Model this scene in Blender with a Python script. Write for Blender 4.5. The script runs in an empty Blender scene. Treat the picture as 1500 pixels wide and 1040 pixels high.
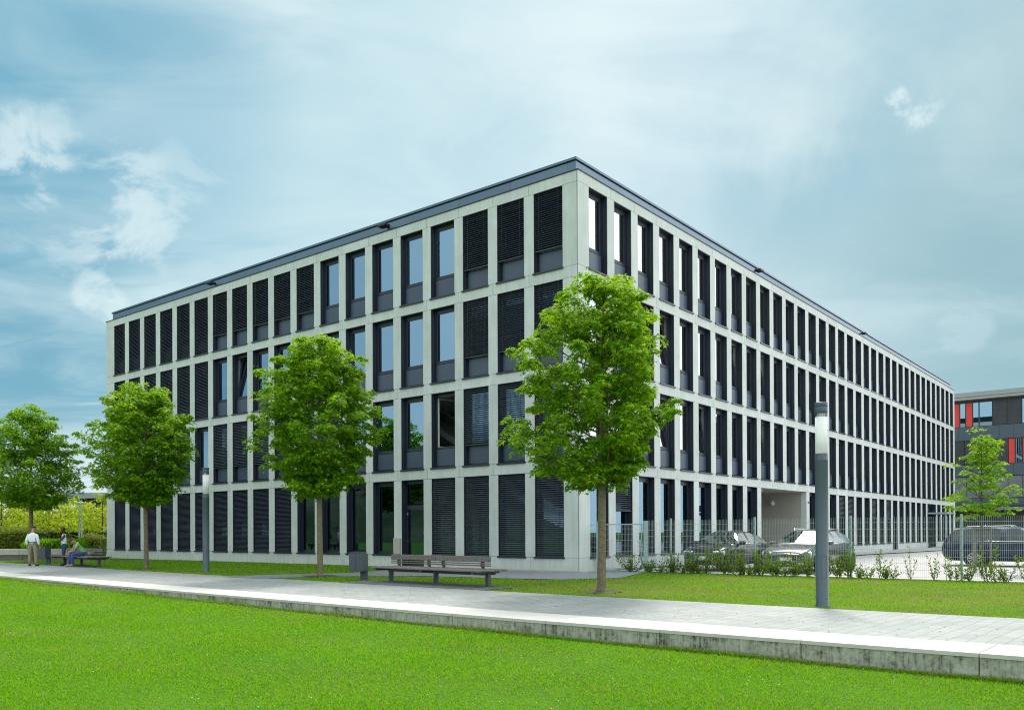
import bpy, bmesh, math, random
import numpy as np
from mathutils import Vector, Matrix
SC = bpy.context.scene
COL = SC.collection
R = math.radians
rnd = random.Random(7)

# ------------------------------------------------------------------ materials
def mat(name, color=(.5,.5,.5), rough=.6, metal=0., spec=.5, noise=0., nscale=5., bump=0., bscale=40., coat=0., island=0.):
    m = bpy.data.materials.new(name); m.use_nodes = True
    nt = m.node_tree; N = nt.nodes; L = nt.links
    b = N['Principled BSDF']
    b.inputs['Base Color'].default_value = (*color, 1)
    b.inputs['Roughness'].default_value = rough
    b.inputs['Metallic'].default_value = metal
    b.inputs['Specular IOR Level'].default_value = spec
    b.inputs['Coat Weight'].default_value = coat
    tc = N.new('ShaderNodeTexCoord')
    if noise or island:
        mul = N.new('ShaderNodeMix'); mul.data_type = 'RGBA'; mul.blend_type = 'MULTIPLY'
        mul.inputs[0].default_value = 1.; mul.inputs[6].default_value = (*color, 1)
        n = N.new('ShaderNodeTexNoise'); n.inputs['Scale'].default_value = nscale; n.inputs['Detail'].default_value = 6
        L.new(tc.outputs['Object'], n.inputs['Vector'])
        mr = N.new('ShaderNodeMapRange'); mr.inputs[1].default_value = .3; mr.inputs[2].default_value = .7
        mr.inputs[3].default_value = 1-noise; mr.inputs[4].default_value = 1+noise
        L.new(n.outputs['Fac'], mr.inputs[0]); val = mr.outputs[0]
        if island:
            g = N.new('ShaderNodeNewGeometry'); m2 = N.new('ShaderNodeMapRange')
            m2.inputs[3].default_value = 1-island; m2.inputs[4].default_value = 1+island
            L.new(g.outputs['Random Per Island'], m2.inputs[0])
            mm = N.new('ShaderNodeMath'); mm.operation = 'MULTIPLY'
            L.new(val, mm.inputs[0]); L.new(m2.outputs[0], mm.inputs[1]); val = mm.outputs[0]
        L.new(val, mul.inputs[7]); L.new(mul.outputs[2], b.inputs['Base Color'])
    if bump:
        n2 = N.new('ShaderNodeTexNoise'); n2.inputs['Scale'].default_value = bscale; n2.inputs['Detail'].default_value = 5
        L.new(tc.outputs['Object'], n2.inputs['Vector'])
        bp = N.new('ShaderNodeBump'); bp.inputs['Strength'].default_value = bump; bp.inputs['Distance'].default_value = .02
        L.new(n2.outputs['Fac'], bp.inputs['Height']); L.new(bp.outputs[0], b.inputs['Normal'])
    return m

def leaf_mat(name, c1, c2, trans=.4, tcol=None):
    m = bpy.data.materials.new(name); m.use_nodes = True
    nt = m.node_tree; N = nt.nodes; L = nt.links
    b = N['Principled BSDF']; b.inputs['Roughness'].default_value = .6; b.inputs['Specular IOR Level'].default_value = .15
    g = N.new('ShaderNodeNewGeometry')
    cr = N.new('ShaderNodeMix'); cr.data_type = 'RGBA'
    cr.inputs[6].default_value = (*c1, 1); cr.inputs[7].default_value = (*c2, 1)
    L.new(g.outputs['Random Per Island'], cr.inputs[0]); L.new(cr.outputs[2], b.inputs['Base Color'])
    t = N.new('ShaderNodeBsdfTranslucent')
    tc = tcol or (c2[0]*2.4, c2[1]*2.0, c2[2]*.8)
    t.inputs[0].default_value = (*tc, 1)
    mx = N.new('ShaderNodeMixShader'); mx.inputs[0].default_value = trans
    L.new(b.outputs[0], mx.inputs[1]); L.new(t.outputs[0], mx.inputs[2])
    L.new(mx.outputs[0], N['Material Output'].inputs[0])
    return m

def glass_mat(name, base=.30, tint=(.55,.65,.68), refl=(.50,.77,1.)):
    m = bpy.data.materials.new(name); m.use_nodes = True
    nt = m.node_tree; N = nt.nodes; L = nt.links
    N.remove(N['Principled BSDF'])
    tr = N.new('ShaderNodeBsdfTransparent'); tr.inputs[0].default_value = (*tint, 1)
    gl = N.new('ShaderNodeBsdfGlossy'); gl.inputs['Roughness'].default_value = .0; gl.inputs[0].default_value = (*refl, 1)
    fr = N.new('ShaderNodeFresnel'); fr.inputs[0].default_value = 1.5
    ma = N.new('ShaderNodeMath'); ma.operation = 'MULTIPLY_ADD'; ma.use_clamp = True
    ma.inputs[1].default_value = 1-base; ma.inputs[2].default_value = base
    L.new(fr.outputs[0], ma.inputs[0])
    mx = N.new('ShaderNodeMixShader'); L.new(ma.outputs[0], mx.inputs[0])
    L.new(tr.outputs[0], mx.inputs[1]); L.new(gl.outputs[0], mx.inputs[2])
    L.new(mx.outputs[0], N['Material Output'].inputs[0])
    return m

def concrete_facade():
    m = mat('concrete_panel', (.575,.612,.592), .75, noise=.07, nscale=1.3, bump=.12, bscale=30, island=.05)
    nt = m.node_tree; N = nt.nodes; L = nt.links
    b = N['Principled BSDF']; src = b.inputs['Base Color'].links[0].from_socket
    tc = N.new('ShaderNodeTexCoord'); mp = N.new('ShaderNodeMapping'); mp.inputs['Scale'].default_value = (6,6,.5)
    n = N.new('ShaderNodeTexNoise'); n.inputs['Scale'].default_value = 1.; n.inputs['Detail'].default_value = 8
    L.new(tc.outputs['Object'], mp.inputs[0]); L.new(mp.outputs[0], n.inputs['Vector'])
    mr = N.new('ShaderNodeMapRange'); mr.inputs[1].default_value=.35; mr.inputs[2].default_value=.7
    mr.inputs[3].default_value=1.03; mr.inputs[4].default_value=.91
    L.new(n.outputs['Fac'], mr.inputs[0])
    mx = N.new('ShaderNodeMix'); mx.data_type='RGBA'; mx.blend_type='MULTIPLY'; mx.inputs[0].default_value=1
    L.new(src, mx.inputs[6]); L.new(mr.outputs[0], mx.inputs[7]); L.new(mx.outputs[2], b.inputs['Base Color'])
    return m

def stained_wall():
    m = bpy.data.materials.new('stained_concrete'); m.use_nodes = True
    nt = m.node_tree; N = nt.nodes; L = nt.links; b = N['Principled BSDF']; b.inputs['Roughness'].default_value=.85
    tc = N.new('ShaderNodeTexCoord')
    def noise(sc, s, det=8):
        mp = N.new('ShaderNodeMapping'); mp.inputs['Scale'].default_value = sc; L.new(tc.outputs['Object'], mp.inputs[0])
        n = N.new('ShaderNodeTexNoise'); n.inputs['Scale'].default_value = s; n.inputs['Detail'].default_value = det; n.inputs['Roughness'].default_value=.65
        L.new(mp.outputs[0], n.inputs['Vector']); return n
    a = noise((1,1,.10), 24.); c = noise((1,1,1), 14.); d = noise((1,1,.8), 2.6, 4)
    ad = N.new('ShaderNodeMath'); ad.operation='ADD'; L.new(a.outputs['Fac'], ad.inputs[0]); L.new(c.outputs['Fac'], ad.inputs[1])
    ad2 = N.new('ShaderNodeMath'); ad2.operation='ADD'; L.new(ad.outputs[0], ad2.inputs[0]); L.new(d.outputs['Fac'], ad2.inputs[1])
    cr = N.new('ShaderNodeValToRGB'); e = cr.color_ramp
    mr = N.new('ShaderNodeMapRange'); mr.inputs[1].default_value=1.15; mr.inputs[2].default_value=1.85; L.new(ad2.outputs[0], mr.inputs[0])
    L.new(mr.outputs[0], cr.inputs[0])
    e.elements[0].position=.12; e.elements[0].color=(.085,.085,.06,1)
    e.elements[1].position=.85; e.elements[1].color=(.44,.445,.375,1)
    x = e.elements.new(.42); x.color=(.28,.285,.225,1)
    L.new(cr.outputs[0], b.inputs['Base Color'])
    bp = N.new('ShaderNodeBump'); bp.inputs['Strength'].default_value=.4; bp.inputs['Distance'].default_value=.01
    L.new(c.outputs['Fac'], bp.inputs['Height']); L.new(bp.outputs[0], b.inputs['Normal'])
    return m

def paver_mat():
    # courses run across the path; local mesh UV: u along path, n across
    m = bpy.data.materials.new('pale_pavers'); m.use_nodes = True
    nt = m.node_tree; N = nt.nodes; L = nt.links; b = N['Principled BSDF']; b.inputs['Roughness'].default_value=.8
    uv = N.new('ShaderNodeUVMap'); uv.uv_map = 'UVMap'
    mp = N.new('ShaderNodeMapping'); mp.inputs['Rotation'].default_value=(0,0,R(90)); L.new(uv.outputs[0], mp.inputs[0])
    br = N.new('ShaderNodeTexBrick'); br.offset=.5
    br.inputs['Scale'].default_value=1.; br.inputs['Brick Width'].default_value=.32; br.inputs['Row Height'].default_value=.214
    br.inputs['Mortar Size'].default_value=.0042; br.inputs['Mortar Smooth'].default_value=.1; br.inputs['Bias'].default_value=0
    br.inputs['Color1'].default_value=(.295,.31,.30,1); br.inputs['Color2'].default_value=(.345,.36,.345,1); br.inputs['Mortar'].default_value=(.13,.115,.10,1)
    L.new(mp.outputs[0], br.inputs['Vector'])
    n = N.new('ShaderNodeTexNoise'); n.inputs['Scale'].default_value=.7; n.inputs['Detail'].default_value=9; n.inputs['Roughness'].default_value=.7
    L.new(uv.outputs[0], n.inputs['Vector'])
    mr = N.new('ShaderNodeMapRange'); mr.inputs[1].default_value=.3; mr.inputs[2].default_value=.7; mr.inputs[3].default_value=.82; mr.inputs[4].default_value=1.1
    L.new(n.outputs['Fac'], mr.inputs[0])
    n3 = N.new('ShaderNodeTexNoise'); n3.inputs['Scale'].default_value=60; n3.inputs['Detail'].default_value=3; L.new(uv.outputs[0], n3.inputs['Vector'])
    mr3 = N.new('ShaderNodeMapRange'); mr3.inputs[1].default_value=.3; mr3.inputs[2].default_value=.7; mr3.inputs[3].default_value=.9; mr3.inputs[4].default_value=1.06
    L.new(n3.outputs['Fac'], mr3.inputs[0])
    mm = N.new('ShaderNodeMath'); mm.operation='MULTIPLY'; L.new(mr.outputs[0], mm.inputs[0]); L.new(mr3.outputs[0], mm.inputs[1])
    mx = N.new('ShaderNodeMix'); mx.data_type='RGBA'; mx.blend_type='MULTIPLY'; mx.inputs[0].default_value=1
    L.new(br.outputs['Color'], mx.inputs[6]); L.new(mm.outputs[0], mx.inputs[7]); L.new(mx.outputs[2], b.inputs['Base Color'])
    bp = N.new('ShaderNodeBump'); bp.inputs['Strength'].default_value=.5; bp.inputs['Distance'].default_value=.004; bp.invert=True
    L.new(br.outputs['Fac'], bp.inputs['Height']); L.new(bp.outputs[0], b.inputs['Normal'])
    return m

def grass_ground_mat(name, c1, c2, c3):
    m = bpy.data.materials.new(name); m.use_nodes=True
    nt=m.node_tree; N=nt.nodes; L=nt.links; b=N['Principled BSDF']; b.inputs['Roughness'].default_value=.9; b.inputs['Specular IOR Level'].default_value=.1
    tc=N.new('ShaderNodeTexCoord')
    n=N.new('ShaderNodeTexNoise'); n.inputs['Scale'].default_value=.45; n.inputs['Detail'].default_value=8; L.new(tc.outputs['Object'], n.inputs['Vector'])
    n2=N.new('ShaderNodeTexNoise'); n2.inputs['Scale'].default_value=25; n2.inputs['Detail'].default_value=6; L.new(tc.outputs['Object'], n2.inputs['Vector'])
    ad=N.new('ShaderNodeMath'); ad.operation='MULTIPLY_ADD'; ad.inputs[1].default_value=.55; L.new(n.outputs['Fac'], ad.inputs[0])
    m5=N.new('ShaderNodeMath'); m5.operation='MULTIPLY'; m5.inputs[1].default_value=.45; L.new(n2.outputs['Fac'], m5.inputs[0]); L.new(m5.outputs[0], ad.inputs[2])
    cr=N.new('ShaderNodeValToRGB'); e=cr.color_ramp; e.elements[0].position=.36; e.elements[0].color=(*c1,1); e.elements[1].position=.66; e.elements[1].color=(*c3,1)
    x=e.elements.new(.5); x.color=(*c2,1)
    L.new(ad.outputs[0], cr.inputs[0]); L.new(cr.outputs[0], b.inputs['Base Color'])
    bp=N.new('ShaderNodeBump'); bp.inputs['Strength'].default_value=.8; bp.inputs['Distance'].default_value=.03; L.new(n2.outputs['Fac'], bp.inputs['Height']); L.new(bp.outputs[0], b.inputs['Normal'])
    return m

M = {}
M['conc'] = concrete_facade()
M['joint'] = mat('joint_shadow_gap', (.12,.12,.11), .9)
M['frame'] = mat('anthracite_frame', (.020,.028,.045), .42, spec=.5)
M['lining'] = mat('anthracite_lining', (.018,.025,.040), .5)
M['panel'] = mat('anthracite_spandrel', (.050,.075,.118), .38, noise=.05, nscale=1)
M['blind'] = mat('dark_blind_slat', (.062,.080,.100), .38, metal=.2)
M['sill'] = mat('dark_sill', (.030,.036,.048), .3, metal=.3)
M['glass'] = glass_mat('coated_glass', .38)  # coated; blue of the mirrored sky is put into the tint too
M['glassr'] = glass_mat('pale_reflecting_glass', .42, (.5,.6,.62), (.90,.95,.96))  # same glazing, paler sky reflection of the right facade put into its tint
M['glassd'] = glass_mat('dark_glass', .17, (.38,.46,.45))
M['fascia'] = mat('blue_grey_fascia', (.11,.17,.25), .35, metal=.25, noise=.05, nscale=.6, island=.08)
M['cap'] = mat('roof_cap', (.10,.15,.20), .35, metal=.5)
M['black'] = mat('black_metal', (.012,.013,.016), .45)
M['white_in'] = mat('interior_white', (.62,.63,.60), .9)
M['floor_in'] = mat('interior_floor', (.16,.16,.15), .8)
M['render'] = mat('beige_render', (.40,.39,.35), .85, noise=.04, nscale=2)
M['post'] = mat('grey_blue_paint', (.055,.085,.105), .42, noise=.06, nscale=3, bump=.03)
M['galv'] = mat('galvanised_steel', (.32,.43,.43), .5, metal=.25, noise=.12, nscale=12)
M['wire'] = mat('galvanised_wire', (.46,.53,.52), .5, metal=.1)
M['bindark'] = mat('bin_grey', (.055,.072,.090), .45, noise=.08, nscale=6)
M['wood'] = mat('weathered_wood', (.15,.135,.125), .8, noise=.35, nscale=14, bump=.3, bscale=50, island=.12)
M['wood_top'] = mat('weathered_seat_wood', (.17,.145,.13), .8, noise=.3, nscale=12, bump=.3, bscale=50, island=.12)
M['bark'] = mat('bark', (.16,.135,.085), .9, noise=.35, nscale=16, bump=.6, bscale=22)
M['barkd'] = mat('dark_bark', (.07,.058,.045), .9, noise=.3, nscale=8, bump=.5, bscale=20)
M['mulch'] = mat('mulch', (.085,.055,.045), .95, noise=.5, nscale=30, bump=.9, bscale=40)
M['asph'] = mat('asphalt', (.20,.215,.235), .9, noise=.12, nscale=3, bump=.3, bscale=150)
M['lot'] = mat('car_park_asphalt', (.46,.435,.43), .9, noise=.10, nscale=1.2, bump=.25, bscale=120)
M['cobble'] = mat('cobbles', (.13,.135,.13), .9, noise=.5, nscale=10, bump=.8, bscale=18)
M['coping'] = mat('coping_stone', (.54,.515,.475), .75, noise=.05, nscale=2.5, bump=.08, bscale=60, island=.02)
M['stain'] = stained_wall()
M['paver'] = paver_mat()
M['lawn'] = grass_ground_mat('lawn_ground', (.030,.085,.008), (.055,.150,.012), (.10,.20,.02))
M['verge'] = grass_ground_mat('verge_ground', (.035,.085,.010), (.075,.15,.015), (.20,.19,.055))
M['blade'] = leaf_mat('grass_blade', (.030,.115,.002), (.185,.415,.005), .34, (.34,.70,.005))
M['blade_dry'] = leaf_mat('grass_blade_dry', (.13,.20,.02), (.42,.36,.13), .3, (.50,.48,.10))
M['clover'] = mat('clover_flower', (.72,.72,.66), .8)
M['litter'] = mat('fallen_leaf', (.30,.15,.05), .8, island=.4)
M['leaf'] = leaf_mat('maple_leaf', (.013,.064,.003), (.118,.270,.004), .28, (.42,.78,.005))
M['leafy'] = leaf_mat('sunlit_maple_leaf', (.14,.31,.005), (.28,.46,.007), .36, (.58,.84,.010))  # paler leaf copy that paints sunlight on the crown tops
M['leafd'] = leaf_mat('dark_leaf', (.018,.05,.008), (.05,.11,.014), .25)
M['leafy2'] = leaf_mat('golden_leaf', (.10,.22,.010), (.40,.47,.018), .42, (.62,.70,.03))
M['hedge_leaf'] = leaf_mat('hedge_leaf', (.05,.12,.012), (.22,.26,.03), .3, (.4,.45,.05))
M['shrub_leaf'] = leaf_mat('shrub_leaf', (.025,.085,.010), (.095,.19,.015), .35, (.30,.48,.03))
M['skin_dark'] = mat('dark_skin', (.055,.026,.016), .5)
M['skin_light'] = mat('light_skin', (.42,.20,.13), .5)
M['wshirt'] = mat('white_shirt', (.72,.76,.80), .8, noise=.08, nscale=9, bump=.5, bscale=10)
M['khaki'] = mat('khaki_cloth', (.24,.22,.145), .85, noise=.12, nscale=8, bump=.5, bscale=9)
M['green_tee'] = mat('green_tee', (.22,.46,.17), .85, noise=.08, nscale=8, bump=.4, bscale=10)
M['denim'] = mat('denim', (.03,.085,.24), .85, noise=.25, nscale=9, bump=.3, bscale=12)
M['denimd'] = mat('dark_denim', (.02,.055,.13), .85, noise=.25, nscale=9, bump=.3, bscale=12)
M['hair'] = mat('black_hair', (.012,.010,.010), .6)
M['hairb'] = mat('brown_hair', (.035,.018,.012), .6)
M['shoe'] = mat('black_shoe', (.012,.012,.014), .5)
M['shoeg'] = mat('grey_trainer', (.20,.21,.23), .6)
M['eye'] = mat('eye_white', (.7,.7,.68), .3)
M['lip'] = mat('lips', (.20,.06,.05), .5)
M['tyre'] = mat('tyre', (.015,.015,.016), .8)
M['rim'] = mat('alloy_rim', (.55,.57,.60), .3, metal=.7)
M['cblack'] = mat('black_car_paint', (.008,.009,.011), .2, coat=.15, spec=.3)
M['cblue'] = mat('dark_blue_car_paint', (.006,.012,.045), .2, coat=.35, spec=.3)
M['csilver'] = mat('silver_car_paint', (.055,.058,.065), .22, metal=.25, coat=.5)
M['cglass'] = mat('car_glass', (.010,.018,.018), .03, spec=.7, coat=.3)
M['chrome'] = mat('chrome', (.75,.77,.78), .12, metal=1.)
M['lampglass'] = mat('headlight', (.62,.68,.74), .12, metal=.35, coat=1.)
M['redlamp'] = mat('red_lamp', (.45,.01,.012), .2, coat=1.)
M['orange'] = mat('orange_reflector', (.8,.13,.02), .3)
M['plate'] = mat('number_plate', (.70,.70,.68), .5)
M['eublue'] = mat('blue_strip', (.02,.08,.45), .5)
M['white'] = mat('white_plastic', (.78,.79,.77), .4)
M['frost'] = leaf_mat('frosted_lamp', (.90,.91,.91), (.90,.91,.91), .35, (.97,.98,.98))
M['red'] = mat('red_panel', (.62,.045,.035), .5, noise=.05, nscale=1)
M['bldark'] = mat('dark_cladding', (.035,.043,.052), .5, noise=.08, nscale=.5, island=.12)
M['blgrey'] = mat('grey_cladding', (.060,.085,.115), .5, noise=.06, nscale=.4, island=.06)
M['bllight'] = mat('light_cladding', (.16,.18,.20), .5, noise=.06, nscale=1, island=.05)
M['glassb'] = glass_mat('office_glass', .45, (.25,.35,.4), (.45,.70,.85))
M['roofw'] = mat('pale_roof_edge', (.26,.30,.32), .5)
M['wallc'] = mat('garden_wall_concrete', (.46,.43,.385), .85, noise=.08, nscale=3, bump=.15, island=.06)
M['walldk'] = mat('garden_wall_recess', (.17,.155,.13), .9, noise=.1, nscale=3)
M['hillg'] = grass_ground_mat('hill_green', (.012,.026,.012), (.04,.06,.025), (.14,.13,.09))
for n_ in M['hillg'].node_tree.nodes:
    if n_.type=='TEX_NOISE': n_.inputs['Scale'].default_value *= .16

# clear lamp tube
def clear_mat():
    m = bpy.data.materials.new('clear_tube'); m.use_nodes=True
    nt=m.node_tree; N=nt.nodes; L=nt.links; N.remove(N['Principled BSDF'])
    tr=N.new('ShaderNodeBsdfTransparent'); tr.inputs[0].default_value=(.86,.9,.9,1)
    gl=N.new('ShaderNodeBsdfGlossy'); gl.inputs['Roughness'].default_value=.05
    fr=N.new('ShaderNodeFresnel'); fr.inputs[0].default_value=1.6
    mx=N.new('ShaderNodeMixShader'); L.new(fr.outputs[0],mx.inputs[0]); L.new(tr.outputs[0],mx.inputs[1]); L.new(gl.outputs[0],mx.inputs[2])
    L.new(mx.outputs[0],N['Material Output'].inputs[0]); return m
M['clear'] = clear_mat()

# ------------------------------------------------------------------ builders
class MB:
    def __init__(s): s.v=[]; s.f=[]; s.m=[]; s.sm=[]
    def add(s, vs, fs, k=0, smooth=False):
        o=len(s.v); s.v += [tuple(p) for p in vs]; s.f += [tuple(i+o for i in f) for f in fs]; s.m += [k]*len(fs); s.sm += [smooth]*len(fs)
    def box(s, x0,x1,y0,y1,z0,z1,k=0,T=None):
        vs=[(x0,y0,z0),(x1,y0,z0),(x1,y1,z0),(x0,y1,z0),(x0,y0,z1),(x1,y0,z1),(x1,y1,z1),(x0,y1,z1)]
        if T is not None: vs=[tuple(T@Vector(p)) for p in vs]
        s.add(vs,[(0,3,2,1),(4,5,6,7),(0,1,5,4),(1,2,6,5),(2,3,7,6),(3,0,4,7)],k)
    def bbox(s, x0,x1,y0,y1,z0,z1,b=.01,k=0,T=None):
        # box with chamfered vertical+horizontal edges
        bm=bmesh.new(); bmesh.ops.create_cube(bm,size=1)
        for v in bm.verts: v.co=((x0+x1)/2+v.co.x*(x1-x0),(y0+y1)/2+v.co.y*(y1-y0),(z0+z1)/2+v.co.z*(z1-z0))
        bmesh.ops.bevel(bm,geom=bm.edges[:],offset=b,segments=2,profile=.5,affect='EDGES')
        bm.verts.index_update()
        vs=[v.co.copy() for v in bm.verts]
        if T is not None: vs=[T@p for p in vs]
        s.add(vs,[[v.index for v in f.verts] for f in bm.faces],k); bm.free()
    def lathe(s, prof, k=0, n=20, c=(0,0,0), axis='z', smooth=True, caps=True):
        vs=[]; 
        for r,h in prof:
            for i in range(n):
                a=2*math.pi*i/n; p=(r*math.cos(a), r*math.sin(a), h)
                if axis=='y': p=(p[0],p[2],p[1])
                if axis=='x': p=(p[2],p[0],p[1])
                vs.append((p[0]+c[0],p[1]+c[1],p[2]+c[2]))
        fs=[]
        for j in range(len(prof)-1):
            for i in range(n):
                a=j*n+i; b=j*n+(i+1)%n; fs.append((a,b,b+n,a+n))
        s.add(vs,fs,k,smooth)
        if caps:
            o=len(s.v)-len(vs); s.f.append(tuple(o+i for i in reversed(range(n)))); s.m.append(k); s.sm.append(False)
            s.f.append(tuple(o+(len(prof)-1)*n+i for i in range(n))); s.m.append(k); s.sm.append(False)
    def tube(s, pts, rad, k=0, n=6, smooth=True):
        pts=[Vector(p) for p in pts]; 
        if not isinstance(rad,(list,tuple)): rad=[rad]*len(pts)
        rings=[]; up=Vector((0,0,1)); ref=None
        for i,p in enumerate(pts):
            d=(pts[min(i+1,len(pts)-1)]-pts[max(i-1,0)]).normalized()
            if ref is None: ref=Vector((1,0,0)) if abs(d.x)<.8 else Vector((0,1,0))
            a=(ref-d*ref.dot(d)).normalized(); b=d.cross(a); ref=a
            rings.append([p+ (a*math.cos(2*math.pi*j/n)+b*math.sin(2*math.pi*j/n))*rad[i] for j in range(n)])
        vs=[q for r in rings for q in r]; fs=[]
        for i in range(len(pts)-1):
            for j in range(n):
                a=i*n+j; b=i*n+(j+1)%n; fs.append((a,b,b+n,a+n))
        fs.append(tuple(reversed(range(n)))); fs.append(tuple((len(pts)-1)*n+j for j in range(n)))
        s.add(vs,fs,k,smooth)
    def merge(s, o, T=None, kmap=None):
        off=len(s.v)
        s.v += [tuple(T@Vector(p)) for p in o.v] if T is not None else list(o.v)
        s.f += [tuple(i+off for i in f) for f in o.f]; s.m += [kmap[k] if kmap else k for k in o.m]; s.sm += o.sm
    def mesh(s, name, mats):
        me=bpy.data.meshes.new(name); me.from_pydata(s.v,[],s.f)
        for m in mats: me.materials.append(m)
        me.polygons.foreach_set('material_index', s.m); me.polygons.foreach_set('use_smooth', s.sm); me.update(); return me

def link(name, me, parent=None, loc=(0,0,0), rot=None):
    o=bpy.data.objects.new(name, me); COL.objects.link(o); o.location=loc
    if rot is not None: o.rotation_euler=rot
    if parent: o.parent=parent
    return o
def obj(name, mb, mats, parent=None, loc=(0,0,0), rot=None):
    if not isinstance(mats,(list,tuple)): mats=[mats]
    return link(name, mb.mesh(name, mats), parent, loc, rot)
def tag(o, label=None, cat=None, group=None, kind=None):
    if label: o['label']=label
    if cat: o['category']=cat
    if group: o['group']=group
    if kind: o['kind']=kind
    return o
def empty(name, loc=(0,0,0), rz=0.):
    o=bpy.data.objects.new(name, None); COL.objects.link(o); o.location=loc; o.rotation_euler=(0,0,rz); o.empty_display_size=.3; return o

# path frame: u along the kerb, n away from the lawn
def UN(u,n,z=0.): return (.758*u+.652*n, -.652*u+.758*n, z)
RU = math.atan2(-.652,.758)
def n0(u):
    if u>0: return 10.5+.0026*196+.0728*u
    return 10.5+(.0026 if u>-14 else .0005)*(u+14)**2
def zl(u): return -(.10+.18*min(1.15,max(-.2,(u+32.3)/30)))

def np_poly_mesh(name, V, k, mats, smooth=False):
    """V: (N,k,3) array of separate k-gons"""
    N=V.shape[0]; me=bpy.data.meshes.new(name)
    me.vertices.add(N*k); me.vertices.foreach_set('co', V.reshape(-1).astype(np.float32))
    me.loops.add(N*k); me.loops.foreach_set('vertex_index', np.arange(N*k,dtype=np.int32))
    me.polygons.add(N); me.polygons.foreach_set('loop_start', (np.arange(N)*k).astype(np.int32))
    for m in mats: me.materials.append(m)
    me.update(calc_edges=True)
    return me

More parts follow.
